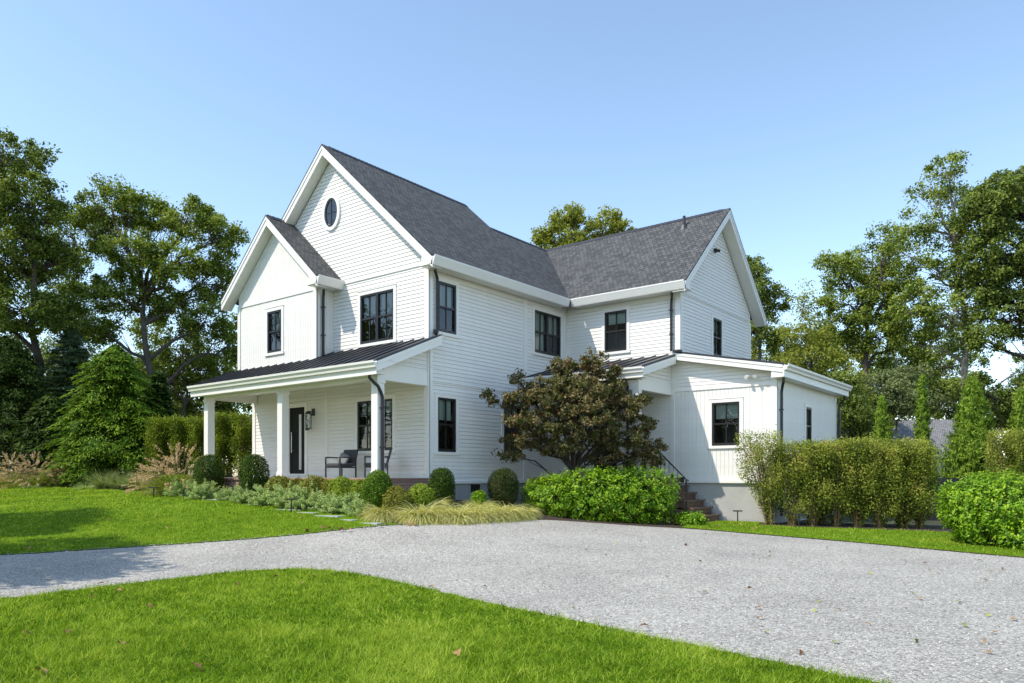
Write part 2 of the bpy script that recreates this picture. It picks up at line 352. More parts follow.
# ------------------------------------------------------------------ ground, lawn, gravel
def smooth_line(pts, it=2):
    pts = [tuple(p) for p in pts]
    for _ in range(it):
        q = [pts[0]]
        for a, b in zip(pts, pts[1:]):
            q += [(a[0] * .75 + b[0] * .25, a[1] * .75 + b[1] * .25), (a[0] * .25 + b[0] * .75, a[1] * .25 + b[1] * .75)]
        pts = q + [pts[-1]]
    return pts
def sheet(name, poly, lift, step, mat, skirt=None):
    poly = np.asarray(poly); lo = poly.min(0); hi = poly.max(0)
    # densify the border
    B = []
    for a, b in zip(poly, np.roll(poly, -1, 0)):
        k = max(1, int(np.linalg.norm(b - a) / step))
        for i in range(k): B.append(a + (b - a) * i / k)
    B = np.array(B); nb = len(B)
    gx, gy = np.meshgrid(np.arange(lo[0], hi[0], step), np.arange(lo[1], hi[1], step)); g = np.stack([gx.ravel(), gy.ravel()], -1)
    g = g[in_poly(g[:, 0], g[:, 1], poly)]
    if len(g):
        dm = np.min(((g[:, None] - B[None]) ** 2).sum(-1), 1) if len(g) * len(B) < 4e7 else np.full(len(g), 9)
        g = g[dm > (step * .4) ** 2]
    co = [Vector(p) for p in np.concatenate([B, g])]
    vs, es, fs, *_ = geometry.delaunay_2d_cdt(co, [(i, (i + 1) % nb) for i in range(nb)], [], 1, 1e-5)
    xy = np.array([(v.x, v.y) for v in vs]); z = hts(xy[:, 0], xy[:, 1]) + lift
    m = MB(); m.v = [(a, b, c) for (a, b), c in zip(xy, z)]; m.f = [tuple(f) for f in fs]
    me = bpy.data.meshes.new(name); 
    if skirt:
        zb = hts(B[:, 0], B[:, 1]); i0 = len(m.v)
        m.v += [(b[0], b[1], q + lift - .002) for b, q in zip(B, zb)] + [(b[0], b[1], q - .08) for b, q in zip(B, zb)]
        for k in range(nb): m.f.append((i0 + k, i0 + (k + 1) % nb, i0 + nb + (k + 1) % nb, i0 + nb + k))
    me.from_pydata(m.v, [], m.f); me.materials.append(mat)
    if skirt:
        me.materials.append(skirt)
        for p in list(me.polygons)[-nb:]: p.material_index = 1
    me.polygons.foreach_set('use_smooth', [True] * len(me.polygons)); me.update()
    o = bpy.data.objects.new(name, me); COL.objects.link(o); o['kind'] = 'structure'; return o

xs = np.unique(np.concatenate([np.linspace(-450, -45, 12), np.arange(-45, 46, 1.5), np.linspace(46, 450, 12)]))
gx, gy = np.meshgrid(xs, xs); gzv = hts(gx.ravel(), gy.ravel()) - .05
nn = len(xs); gm = MB(); gm.v = list(zip(gx.ravel(), gy.ravel(), gzv))
gm.f = [(j * nn + i, j * nn + i + 1, (j + 1) * nn + i + 1, (j + 1) * nn + i) for j in range(nn - 1) for i in range(nn - 1)]
tag(gm.build('ground', M['ground'], smooth=True), None, None, kind='structure')

def ragged(pts, amp):
    out = []
    for a, b in zip(pts, pts[1:]):
        k = max(1, int(math.dist(a, b) / .09))
        for i in range(k): t = i / k; out.append((a[0] + (b[0] - a[0]) * t + rng.normal(0, amp), a[1] + (b[1] - a[1]) * t + rng.normal(0, amp)))
    return out + [pts[-1]]
LEFT_EDGE = smooth_line([(-9.0, -17.5), (-3.2, -12.0), (-1.19, -9.42), (-.63, -7.99), (.21, -6.5), (1.09, -4.83), (1.71, -3.15), (2.05, -2.75)])
NEAR_EDGE = smooth_line([(-3.5, -20), (1.6, -14), (3.36, -10.85), (3.2, -10.0), (3.12, -8.9), (3.15, -7.8), (3.37, -7.08), (3.81, -6.62), (4.65, -6.46), (6.01, -6.68), (7.3, -7.02), (8.33, -7.25), (9.91, -7.57), (11.12, -7.81), (12.05, -7.97), (12.62, -8.11), (15, -8.4), (24, -9)])
FAR_EDGE = smooth_line([(2.05, -2.75), (2.6, -1.9), (2.95, -.9), (3.15, .3), (3.5, 1.0), (4.2, 1.75), (5.0, 2.3), (5.7, 2.75), (6.3, 2.95), (7.34, 2.84), (8.75, 2.71), (10.0, 2.56), (11.6, 2.16), (13.0, 1.85), (18, 1.2), (26, .5)])
LEFT_EDGE = LEFT_EDGE[:3] + ragged(LEFT_EDGE[3:], .014); NEAR_EDGE = NEAR_EDGE[:3] + ragged(NEAR_EDGE[3:-3], .016) + NEAR_EDGE[-3:]
gravel_poly = LEFT_EDGE + FAR_EDGE[1:] + NEAR_EDGE[::-1]
sheet('driveway', gravel_poly, 0.0, .5, M['gravel'])
BACK = [(2.05, -2.75), (1.6, -2.95), (.95, -2.85), (.1, -2.86), (-.94, -2.78), (-2.8, -2.62), (-4.33, -2.75), (-6.57, -2.98), (-9.0, -2.75), (-11.6, -1.9), (-16, -1.6), (-19.4, -2.1), (-23.2, -2.7), (-30, -5), (-34, -10), (-30, -20)]
lawn_left = LEFT_EDGE + smooth_line(BACK, 1)[1:]
lawn_near = NEAR_EDGE + [(24, -22), (5, -26)]
lawn_strip = smooth_line([(5.85, 2.84), (6.3, 2.95), (7.34, 2.84), (8.75, 2.71), (10.0, 2.56), (11.6, 2.16), (13.0, 1.85), (16, 1.4)], 1) + [(16, 5.2), (10.9, 6.2), (9.2, 5.7), (7.9, 5.15), (6.9, 5.2), (6.6, 6.28), (5.5, 6.28), (5.45, 4.2)]
sheet('lawn', lawn_left, .014, .7, M['turf'], M['soil'])
sheet('front_lawn', lawn_near, .014, .6, M['turf'], M['soil'])
sheet('lawn_strip', lawn_strip, .02, .4, M['turf'], M['soil'])
bed = BACK[:10][::-1] + [(2.2, -2.6), (2.75, -1.75), (3.1, -.8), (3.3, .3), (3.65, .9), (4.3, 1.6), (5.1, 2.15), (5.8, 2.7), (5.5, 4.4), (4.0, 4.4), (-.2, 4.4), (-.2, -.1), (-12, -.1)]
sheet('planting_bed', bed, -.012, .5, M['mulch'])
sheet('back_planting_bed', [(-11.6, -2.0), (-16, -1.7), (-19.4, -2.2), (-23.2, -2.8), (-34, -6), (-40, 8), (-12, 8)], -.012, 1.0, M['mulch'])
sheet('hedge_bed', [(6.6, 6.3), (6.9, 5.15), (7.9, 5.1), (9.2, 5.65), (10.7, 6.1), (12, 6.6), (12, 8.6), (10, 8.4), (7.1, 7.4), (6.9, 6.35)], -.008, .4, M['mulch'])

STONES = [(-5.6, -2.92, .9, .34), (-3.42, -2.82, .8, .36), (-1.75, -2.98, .8, .36), (-.85, -3.11, .6, .36), (-.02, -3.15, .75, .42), (.72, -3.2, .4, .34), (1.08, -2.80, .72, .36), (1.33, -3.13, .62, .36)]
def lawn_blades(name, poly, dmin, dmax, dens, hgt, wid, lift=.02):
    P = np.asarray(poly); lo = P.min(0); hi = P.max(0); n = int((hi[0] - lo[0]) * (hi[1] - lo[1]) * dens)
    x = rng.uniform(lo[0], hi[0], n); y = rng.uniform(lo[1], hi[1], n)
    u, d = ud(x, y); k = (d > dmin) & (d <= dmax) & (np.abs(u) < d * .70 + .6); x, y = x[k], y[k]
    k = in_poly(x, y, P); x, y = x[k], y[k]
    for sx, sy, sw, sh_ in STONES: 
        q = ((x - sx) * .978 + (y - sy) * .208) / (sw * .47); r_ = (-(x - sx) * .208 + (y - sy) * .978) / (sh_ * .45); k = (np.abs(q) > 1) | (np.abs(r_) > 1); x, y = x[k], y[k]
    x = x + rng.normal(0, .022, len(x)); y = y + rng.normal(0, .022, len(x)); n = len(x)
    patch = np.sin(x * 1.7 + np.sin(y * 2.3)) * np.sin(y * 1.9 + 1.3 * np.sin(x * 1.1))
    clump = np.sin(x * 7.1 + 2 * np.sin(y * 5.3)) * np.sin(y * 8.3 + 2 * np.sin(x * 6.1))
    z = hts(x, y) + lift - .01
    dr = np.stack([rng.normal(0, .75, n), rng.normal(0, .75, n), np.ones(n)], -1)
    L = hgt * rng.uniform(.55, 1.25, n) * (1 + .22 * clump + .12 * patch)
    cell = lambda c: np.modf(np.abs(np.sin(np.floor((x + .02 * np.sin(y * 40)) / c) * 127.1 + np.floor((y + .02 * np.sin(x * 37)) / c) * 311.7) * 43758.5453))[0] - .5
    c1, c2 = cell(.085), cell(.24); L = L * (1 + .55 * c1)
    dry = np.clip(np.sin(x * .9 + 1.2 * np.sin(y * .7)) * np.sin(y * 1.1 + np.sin(x * 1.3)) - .55, 0, 1)
    t = .42 + .10 * patch + .06 * clump + .34 * c1 + .26 * c2 + .5 * dry + rng.normal(0, .25, n); t = np.where(rng.random(n) < .025, .97, t)
    return np.stack([x, y, z], -1), dr, L, np.full(n, wid), t
def grass_obj(name, parts):
    b = [np.concatenate(c) for c in zip(*parts)]; n = len(b[0])
    o = blades(name, b[0], b[1], b[2], b[3], rng.uniform(.1, .9, n), M['grass'], None, b[4], seg=2)
    tag(o, None, None, kind='stuff'); return o
grass_obj('near_lawn_grass', [lawn_blades('g', lawn_near, 3, 7.5, 4800, .078, .0056), lawn_blades('g', lawn_near, 7.5, 14, 2500, .074, .0085)])
grass_obj('side_lawn_grass', [lawn_blades('g', lawn_left, 9, 18, 1300, .06, .010), lawn_blades('g', lawn_left, 18, 40, 420, .06, .020)])
grass_obj('strip_grass', [lawn_blades('g', lawn_strip, 9, 30, 900, .055, .013)])

# loose stones lying over the gravel
def stones():
    P = np.asarray(gravel_poly); n = 150000
    x = rng.uniform(-4, 18, n); y = rng.uniform(-14, 3, n); u, d = ud(x, y)
    k = (d > 4.5) & (d < 14.5) & (np.abs(u) < d * .7 + .4) & (rng.random(n) < np.clip(1.25 - d / 14, .2, 1)); x, y = x[k], y[k]
    k = in_poly(x, y, P); x, y = x[k], y[k]
    E_ = np.array([p for p in LEFT_EDGE + NEAR_EDGE if ud(*p)[1] > 4 and ud(*p)[1] < 17]); q = E_[rng.integers(0, len(E_), 1500)]; q = q + rng.normal(0, .05, q.shape) * (1 + 2 * (rng.random((1500, 1)) < .1)); x = np.r_[x, q[:, 0]]; y = np.r_[y, q[:, 1]]; n = len(x)
    c = np.stack([x, y, hts(x, y) + .003 + .016 * (np.arange(n) > n - 1500)], -1); s = rng.uniform(.006, .015, n)
    base = np.array([(1, 0, 0), (-1, 0, 0), (0, 1, 0), (0, -1, 0), (0, 0, .8), (0, 0, -.8)], float)
    ang = rng.uniform(0, 6.28, n); ca, sa = np.cos(ang), np.sin(ang)
    sc = rng.uniform(.6, 1.25, (n, 6, 1)); v = base[None] * sc * s[:, None, None]
    vx = v[..., 0] * ca[:, None] - v[..., 1] * sa[:, None]; vy = v[..., 0] * sa[:, None] + v[..., 1] * ca[:, None]
    V = np.stack([vx, vy, v[..., 2]], -1) + c[:, None]
    tri = np.array([(0, 2, 4), (2, 1, 4), (1, 3, 4), (3, 0, 4)])
    idx = (np.arange(n)[:, None, None] * 6 + tri[None]).ravel()
    o = np_mesh('gravel_stones', V.reshape(-1, 3), np.full(4 * n, 3), idx, M['stones'], None, np.repeat(rng.beta(2, 2, n), 4)); o['kind'] = 'stuff'
stones()

# ------------------------------------------------------------------ the house
FL = 1.50; FT = 1.38; SL = .905
house = empty('farmhouse', (-3, 6, .3))
tag(house, 'white clapboard two storey farmhouse with dark shingle gables and front porch', 'house')
def hp(name, mb, mat, parent=None, **k):
    if not mb.marks: return mb.build(name, mat, parent or house, **k)
    cuts = mb.marks + [len(mb.f)]; out = []
    for a, b in zip(cuts, cuts[1:]):                 # one part per marked piece
        q = MB(); mp = {}
        for fi in range(a, b):
            for vi in mb.f[fi]:
                if vi not in mp: mp[vi] = len(q.v); q.v.append(mb.v[vi])
            q.f.append(tuple(mp[vi] for vi in mb.f[fi]))
            if fi in mb.uv: q.uv[len(q.f) - 1] = mb.uv[fi]
        out.append(q.build(name, mat, parent or house, **k))
    return out[0]
FY = lambda c: (lambda a, z, o: (a, c - o, z))
FX = lambda c: (lambda a, z, o: (c + o, a, z))
def cut(iv, a, b):
    out = []
    for l, r in iv:
        if b <= l or a >= r: out.append((l, r)); continue
        if a > l: out.append((l, a))
        if b < r: out.append((b, r))
    return out
def lap_wall(mb, fr, Lf, Rf, z0, z1, openings=(), e=.107, lip=.012, gap=.0065):
    """lapped clapboards: every course is a tilted board with its own lower lip and a narrow shadow gap above"""
    k = 0
    while z0 + k * e < z1 - 1e-6:
        zb, zt = z0 + k * e, min(z0 + (k + 1) * e, z1); k += 1; zg = zt - gap
        cs = sorted({zb, zg, zt} | {z for o in openings for z in o[2:4] if zb + 1e-4 < z < zt - 1e-4})
        for a, b in zip(cs, cs[1:]):
            oa = lip * (1 - (a - zb) / e) + .002; ob = lip * (1 - (b - zb) / e) + .002
            if a >= zg - 1e-6: oa = ob = -.014
            iv = [(Lf(a), Rf(a))]
            if iv[0][1] - iv[0][0] < .01: continue
            for o in openings:
                if o[2] < b - 1e-4 and o[3] > a + 1e-4: iv = cut(iv, o[0], o[1])
            for l, r in iv:
                tl = max(l, Lf(b)) if l == Lf(a) else l; tr = min(r, Rf(b)) if r == Rf(a) else r
                if tr <= tl: tr = tl = (tl + tr) / 2
                mb.face([fr(l, a, oa), fr(r, a, oa), fr(tr, b, ob), fr(tl, b, ob)])
                if a == zb: mb.face([fr(l, a, -.014), fr(r, a, -.014), fr(r, a, oa), fr(l, a, oa)])
                if abs(b - zg) < 1e-6: mb.face([fr(tl, b, -.014), fr(tr, b, -.014), fr(tr, b, ob), fr(tl, b, ob)])
def board_wall(mb, fr, a0, a1, z0f, z1f, openings=(), w=.122, gap=.009, th=.010):
    """upright boards with open grooves over a backing"""
    n = max(1, round((a1 - a0) / w)); w = (a1 - a0) / n
    for k in range(n):
        for s, t, o in ((a0 + k * w, a0 + (k + 1) * w - gap, th), (a0 + (k + 1) * w - gap, a0 + (k + 1) * w, 0)):
            xs = sorted({s, t} | {a for q in openings for a in q[:2] if s + 1e-4 < a < t - 1e-4})
            for l, r in zip(xs, xs[1:]):
                iv = [(z0f, min(z1f(l), z1f(r)))]
                for q in openings:
                    if q[0] < r - 1e-4 and q[1] > l + 1e-4: iv = cut(iv, q[2], q[3])
                for zb, zt in iv:
                    if zt - zb < .01: continue
                    tl, tr = (z1f(l), z1f(r)) if abs(zt - min(z1f(l), z1f(r))) < 1e-6 else (zt, zt)
                    mb.face([fr(l, zb, o), fr(r, zb, o), fr(r, tr, o), fr(l, tl, o)])
                    if o == th: 
                        mb.face([fr(r, zb, 0), fr(r, zb, th), fr(r, tr, th), fr(r, tr, 0)]); mb.face([fr(l, zb, 0), fr(l, zb, th), fr(l, tl, th), fr(l, tl, 0)])

OPEN = {}
def window(fr, a0, a1, z0, z1, units=1, parent=None, room=.85, shade=.42, casing=.105, sill=True, muntin=True, blind=None):
    """casing and sill, black frame with meeting rail and muntins, glass, roller shades, a shallow box coloured dark as an unlit room"""
    c = MB(); o1 = .032
    c.fbox(fr, a0 - casing, a0, z0 - .02, z1 + casing, -.02, o1); c.fbox(fr, a1, a1 + casing, z0 - .02, z1 + casing, -.02, o1)
    c.fbox(fr, a0, a1, z1, z1 + casing, -.02, o1)
    c.fbox(fr, a0 - casing - .012, a1 + casing + .012, z1 + casing, z1 + casing + .014, -.02, o1 + .012)
    if sill: c.fbox(fr, a0 - casing - .02, a1 + casing + .02, z0 - .10, z0 - .02, -.02, o1 + .022)
    else: c.fbox(fr, a0, a1, z0 - casing, z0 - .02, -.02, o1)
    w = hp('window', c, M['trim'], parent)
    f = MB(); fw = .055; i0, i1 = -.06, .018
    f.fbox(fr, a0, a0 + fw, z0 - .018, z1, i0, i1); f.fbox(fr, a1 - fw, a1, z0 - .018, z1, i0, i1)
    f.fbox(fr, a0 + fw, a1 - fw, z1 - fw, z1, i0, i1); f.fbox(fr, a0 + fw, a1 - fw, z0 - .018, z0 + fw * 1.15, i0, i1)
    uw = (a1 - a0 - 2 * fw); mull = .10; u = (uw - (units - 1) * mull) / units
    g = MB(); s = MB(); zm = (z0 + z1) / 2
    for k in range(units):
        l = a0 + fw + k * (u + mull); r = l + u
        if k: f.fbox(fr, l - mull, l, z0 + fw, z1 - fw, i0, i1 - .001)
        f.fbox(fr, l, r, zm - .024, zm + .024, i0 + .01, i1 - .012)
        if muntin:
            f.fbox(fr, (l + r) / 2 - .014, (l + r) / 2 + .014, zm + .024, z1 - fw, -.05, -.008)
            f.fbox(fr, (l + r) / 2 - .014, (l + r) / 2 + .014, z0 + fw * 1.15, zm - .024, -.05, -.02)
        g.face([fr(l, z0 + fw, -.036), fr(r, z0 + fw, -.036), fr(r, zm, -.036), fr(l, zm, -.036)])
        g.face([fr(l, zm, -.026), fr(r, zm, -.026), fr(r, z1 - fw, -.026), fr(l, z1 - fw, -.026)])
        if shade:
            hh = (z1 - z0) * shade * (1 if not blind else blind[k % len(blind)])
            s.fbox(fr, l + .02, r - .02, z1 - fw - hh, z1 - .02, -.115, -.108); s.fbox(fr, l + .02, r - .02, z1 - fw - hh - .02, z1 - fw - hh, -.120, -.103)
    hp('frame', f, M['blackwood'], w); hp('pane', g, M['glass'], w)
    if shade: hp('shade', s, M['shade'], w)
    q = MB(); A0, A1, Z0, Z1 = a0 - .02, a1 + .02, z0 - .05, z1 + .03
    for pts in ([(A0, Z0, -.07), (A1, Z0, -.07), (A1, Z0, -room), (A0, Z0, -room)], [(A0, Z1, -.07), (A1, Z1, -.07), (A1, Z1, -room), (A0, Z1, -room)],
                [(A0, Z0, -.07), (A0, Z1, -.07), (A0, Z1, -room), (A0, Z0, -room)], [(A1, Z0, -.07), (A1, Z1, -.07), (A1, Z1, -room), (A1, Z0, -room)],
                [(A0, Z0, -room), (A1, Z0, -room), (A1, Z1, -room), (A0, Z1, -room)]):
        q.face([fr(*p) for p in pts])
    hp('dark_room_box', q, M['room'], w)
    return w
def op(a0, a1, z0, z1): return (a0 - .03, a1 + .03, z0 - .04, z1 + .03)

ZR = lambda x: 11.30 - SL * abs(x + 4.02)            # main gable roof surface
zu = .36                                             # roof build-up above the wall plane
# front wall (main gable), Y = 0
W_F = [(-2.70, -1.32, 5.32, 6.70), (-2.83, -1.36, 2.28, 3.68)]
DOOR = (-6.10, -5.28, FL, 3.68)
m = MB()
ops = [op(*w) for w in W_F] + [(DOOR[0] - .02, DOOR[1] + .02, 0, DOOR[3] + .02)]
lap_wall(m, FY(0), lambda z: max(-8.05, -4.02 - (11.30 - zu - z) / SL), lambda z: min(0, -4.02 + (11.30 - zu - z) / SL), FT + .02, 11.30 - zu, ops)
hp('front_wall', m, M['white'])
# side wall X = 0
W_S = [(.36, 1.06, 5.44, 6.78, 1), (4.68, 6.12, 5.44, 6.76, 2), (.33, 1.05, 2.22, 3.66, 1), (3.14, 4.02, 2.22, 3.66, 1)]
m = MB(); lap_wall(m, FX(0), lambda z: 0, lambda z: 6.46, FT + .02, 7.16, [op(*w[:4]) for w in W_S])
hp('side_wall', m, M['white'])
# wing upper front wall Y = 6.46 and its gable end X = 4.08
WX = 4.08; WB = 12.14
m = MB(); lap_wall(m, FY(6.46), lambda z: 0, lambda z: WX, FT + .02, 7.16, [op(1.50, 2.30, 5.50, 6.76), (1.06, 2.0, 0, 3.67)])
hp('wing_wall', m, M['white'])
m = MB(); ZW = lambda y: 10.25 - SL * abs(y - 9.3)
lap_wall(m, FX(WX), lambda z: max(6.46, 9.3 - (10.25 - zu - z) / SL), lambda z: min(WB, 9.3 + (10.25 - zu - z) / SL), 4.95, 10.25 - zu, [op(8.86, 9.56, 5.46, 6.68)])
hp('gable_end_wall', m, M['white'])
# back and left shells
m = MB()
m.face([(-8.05, 0, .2), (-8.05, WB, .2), (-8.05, WB, 7.2), (-8.05, 0, 7.2)]); m.face([(-8.05, WB, .2), (WX, WB, .2), (WX, WB, 7.2), (-8.05, WB, 7.2)])
m.face([(-8.05, 5.85, 7.0), (0, 5.85, 7.0), (-4.02, 5.85, 11.1)]); m.face([(-5.7, WB, 7.0), (0, WB, 7.0), (-2.85, WB, 10.1)])
hp('rear_wall', m, M['white'])
# foundations
m = MB(); m.box(-.28, -.035, .02, 6.40, -.2, FT + .02); hp('foundation', m, M['conc'])
m = MB(); m.box(.0, 6.90, 6.49, 12.2, -.3, FT - .03); hp('foundation', m, M['conc'])
m = MB(); m.box(-.03, -.012, 1.72, 2.10, 1.10, 1.31); hp('crawl_vent', m, M['black'])

# low wing, upright boards below, clapboards above a belt
LX = 6.94; WL = (5.10, 5.92, 2.44, 3.66)
ZL = lambda x: 5.20 - .2 * (x - WX)                  # its lean-to roof surface
m = MB(); board_wall(m, FY(6.465), 0.0, LX, FT + .14, lambda a: 4.06, [op(*WL), (1.06, 2.0, 0, 3.67)]); hp('board_wall', m, M['white'])
m = MB(); lap_wall(m, FY(6.46), lambda z: WX - .3, lambda z: min(LX, WX + (5.20 - .2 - z) / .2), 4.10, 5.0, []); hp('upper_board_wall', m, M['white'])
m = MB(); board_wall(m, FX(LX), 6.46, 12.3, FT + .14, lambda a: 4.5, [op(9.05, 9.60, 2.5, 3.64)]); hp('wing_end_wall', m, M['white'])
m = MB()
f = FY(6.46); m.mark(); m.fbox(f, 4.25, LX + .05, FT - .03, FT + .05, -.05, .050); m.mark(); m.fbox(f, 4.25, LX + .03, FT + .05, FT + .14, -.05, .028); m.mark(); m.fbox(f, -.0, LX - .13, 4.06, 4.10, -.03, .035)
f = FX(LX); m.mark(); m.fbox(f, 6.52, 12.3, FT - .03, FT + .05, -.05, .048); m.mark(); m.fbox(f, 6.52, 12.3, FT + .05, FT + .14, -.05, .026)
f = FX(0); m.mark(); m.fbox(f, .14, 6.4, FT - .04, FT + .03, -.06, .045); m.mark(); m.fbox(f, .14, 6.4, 4.03, 4.06, -.03, .034)
f = FY(0); m.mark(); m.fbox(f, -3.9, -.14, 7.14, 7.175, -.03, .036); m.mark(); m.fbox(f, -8.0, -.14, FT + .02, FL + .12, -.06, .034)
f = FX(WX); m.mark(); m.fbox(f, 6.6, WB - .14, 7.03, 7.065, -.03, .036)
f = FY(6.46); m.mark(); m.fbox(f, -.0, WX, FT, FL + .12, -.06, .03)
hp('belt_trim', m, M['trim'])
m = MB()
for (fr, a0, a1, z0, z1, o) in ((FY(0), -.13, .036, FT - .0, 7.14, .036), (FX(0), 0, .13, FT, 7.1, .036), (FY(0), -8.086, -7.93, FT, 3.95, .036), (FY(0), -4.31, -4.17, FL + .1, 4.05, .03),
                           (FX(0), 4.12, 4.30, FT, 7.1, .032), (FX(0), 6.30, 6.44, 4.2, 7.1, .024), (FY(6.46), 3.95, 4.116, 4.9, 7.1, .036), (FX(WX), 6.46, 6.59, 4.9, 7.1, .036), (FX(WX), WB - .13, WB, 4.9, 7.0, .036),
                           (FY(6.46), LX - .13, LX + .036, FT + .14, 4.62, .036), (FX(LX), 6.46, 6.59, FT + .14, 4.6, .036), (FX(LX), 12.17, 12.3, FT + .14, 4.6, .036), (FY(6.46), 3.80, 3.92, FL, 4.06, .03)):
    m.mark(); m.fbox(fr, a0, a1, z0, z1, -.03 if o != .036 else -.02, o)
hp('corner_board', m, M['trim'])

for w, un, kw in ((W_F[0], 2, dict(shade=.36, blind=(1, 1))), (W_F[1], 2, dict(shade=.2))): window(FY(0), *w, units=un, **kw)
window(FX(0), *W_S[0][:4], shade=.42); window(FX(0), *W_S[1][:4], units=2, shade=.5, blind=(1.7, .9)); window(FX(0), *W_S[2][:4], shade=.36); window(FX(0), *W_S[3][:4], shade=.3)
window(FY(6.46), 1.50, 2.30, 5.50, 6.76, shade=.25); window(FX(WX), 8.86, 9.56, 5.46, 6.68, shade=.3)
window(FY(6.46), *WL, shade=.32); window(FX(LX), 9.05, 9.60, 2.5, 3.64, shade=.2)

# small forward gable, upright boards, Y = -.6
SX0, SX1, SY = -7.95, -3.95, -.60; SC = -5.94; SRZ = 9.47
WG = (-6.35, -5.62, 5.36, 6.62)
m = MB(); top = lambda a: SRZ - .34 - SL * abs(a - SC)
board_wall(m, FY(SY), SX0, SX1, 4.75, lambda a: min(6.96, top(a)), [op(*WG)]); board_wall(m, FY(SY), SX0, SX1, 7.10, lambda a: max(7.10, top(a)), [])
board_wall(m, FX(SX1), SY, 0, 4.7, lambda a: 7.1); m.face([(SX0, SY, 4.7), (SX0, 0, 4.7), (SX0, 0, 7.1), (SX0, SY, 7.1)])
hp('small_gable_wall', m, M['white'])
m = MB(); f = FY(SY); m.fbox(f, SX0 + .05, SX1 - .05, 6.95, 7.11, -.03, .034)
m.fbox(f, SX0 - .03, SX0 + .11, 4.7, 7.02, -.02, .036); m.fbox(f, SX1 - .11, SX1 + .036, 4.7, 7.02, -.02, .036); m.fbox(FX(SX1), SY, SY + .11, 4.7, 7.0, -.02, .036)
hp('gable_trim', m, M['trim'])
window(FY(SY), *WG, shade=.4, room=.5)
# oval gable window
m = MB(); g = MB(); k = 40; cx, cz = -3.99, 9.36
def ring(mb, ra, rb, qa, qb, o0, o1):
    for j in range(k):
        t0, t1 = 2 * math.pi * j / k, 2 * math.pi * (j + 1) / k; P = lambda r, q, t, o: (cx + r * math.cos(t), -o, cz + q * math.sin(t))
        mb.face([P(ra, qa, t0, o1), P(ra, qa, t1, o1), P(rb, qb, t1, o1), P(rb, qb, t0, o1)])
        mb.face([P(rb, qb, t0, o0), P(rb, qb, t1, o0), P(rb, qb, t1, o1), P(rb, qb, t0, o1)]); mb.face([P(ra, qa, t0, o0), P(ra, qa, t1, o0), P(ra, qa, t1, o1), P(ra, qa, t0, o1)])
ring(m, .30, .41, .43, .53, 0, .06); ow = hp('oval_window', m, M['trim'])
m = MB(); ring(m, .245, .30, .375, .43, .012, .045); m.box(cx - .012, cx + .012, -.04, -.03, cz - .375, cz + .375); m.box(cx - .245, cx + .245, -.039, -.031, cz - .012, cz + .012); hp('frame', m, M['blackwood'], ow)
m = MB(); m.face([(cx + .25 * math.cos(2 * math.pi * j / k), -.026, cz + .38 * math.sin(2 * math.pi * j / k)) for j in range(k)]); hp('pane', m, M['glass'], ow)
m = MB(); m.face([(cx + .30 * math.cos(2 * math.pi * j / k), -.0195, cz + .43 * math.sin(2 * math.pi * j / k)) for j in range(k)]); hp('dark_backing', m, M['room'], ow)  # flat dark disc in place of the unlit space behind the glass

# roofs
def roof(mb, pts, t, ud_, vd):
    pts = [Vector(p) for p in pts]; ud_, vd = Vector(ud_), Vector(vd).normalized()
    mb.face(pts, [(p.dot(ud_), p.dot(vd)) for p in pts])
    q = [p - Vector((0, 0, t)) for p in pts]; mb.face(q[::-1])
    for i in range(len(pts)): j = (i + 1) % len(pts); mb.face([pts[i], pts[j], q[j], q[i]])
zm_ = lambda x, y: (x, y, ZR(x)); zwf = lambda x, y: (x, y, ZW(y))
FO = -.36
m = MB()
roof(m, [zm_(.45, FO), zm_(.45, 6.0), zm_(-2.85, 9.3), zm_(-2.85, 5.98), zm_(-4.02, 5.98), zm_(-4.02, FO)], .05, (0, 1, 0), (-1, 0, SL))
roof(m, [zm_(-4.02, FO), zm_(-4.02, 5.98), zm_(-8.5, 5.98), zm_(-8.5, FO)], .05, (0, 1, 0), (1, 0, SL))
roof(m, [(-2.85, 5.98, 10.24), (-2.85, 9.3, 10.24), (-2.85, 12.6, 10.24), (-6.15, 12.6, 7.25), (-6.15, 5.98, 7.25)], .05, (0, 1, 0), (1, 0, SL))
EX = WX + .42
roof(m, [zwf(.45, 6.0), zwf(EX, 6.0), zwf(EX, 9.3), zwf(-2.85, 9.3)], .05, (1, 0, 0), (0, 1, SL))
roof(m, [zwf(EX, 9.3), zwf(EX, 12.6), zwf(-2.85, 12.6), zwf(-2.85, 9.3)], .05, (1, 0, 0), (0, -1, SL))
ZS = lambda x: SRZ - SL * abs(x - SC)
roof(m, [(SC, SY - .36, SRZ), (SC, .0, SRZ), (SX1 + .45, 0, ZS(SX1 + .45)), (SX1 + .45, SY - .36, ZS(SX1 + .45))], .05, (0, 1, 0), (-1, 0, SL))
roof(m, [(SC, SY - .36, SRZ), (SX0 - .45, SY - .36, ZS(SX0 - .45)), (SX0 - .45, FO - .004, ZS(SX0 - .45)), (SC, FO - .004, SRZ)], .05, (0, 1, 0), (1, 0, SL))
rf = hp('roof', m, M['shingle'])
m = MB()
def cap(mb, a, b, w=.14):
    mb.mark()
    a, b = Vector(a), Vector(b); d = (b - a).normalized(); s = d.cross(Vector((0, 0, 1))) * w
    n = max(1, int((b - a).length / .16))
    for i in range(n):
        p = a + (b - a) * i / n; q = a + (b - a) * (i + 1.12) / n; z0 = Vector((0, 0, .012)); z1 = Vector((0, 0, .024)); dn = Vector((0, 0, -w * SL))
        for sg in (1, -1): mb.face([p + z1, q + z0, q + z0 + s * sg + dn, p + z1 + s * sg + dn])
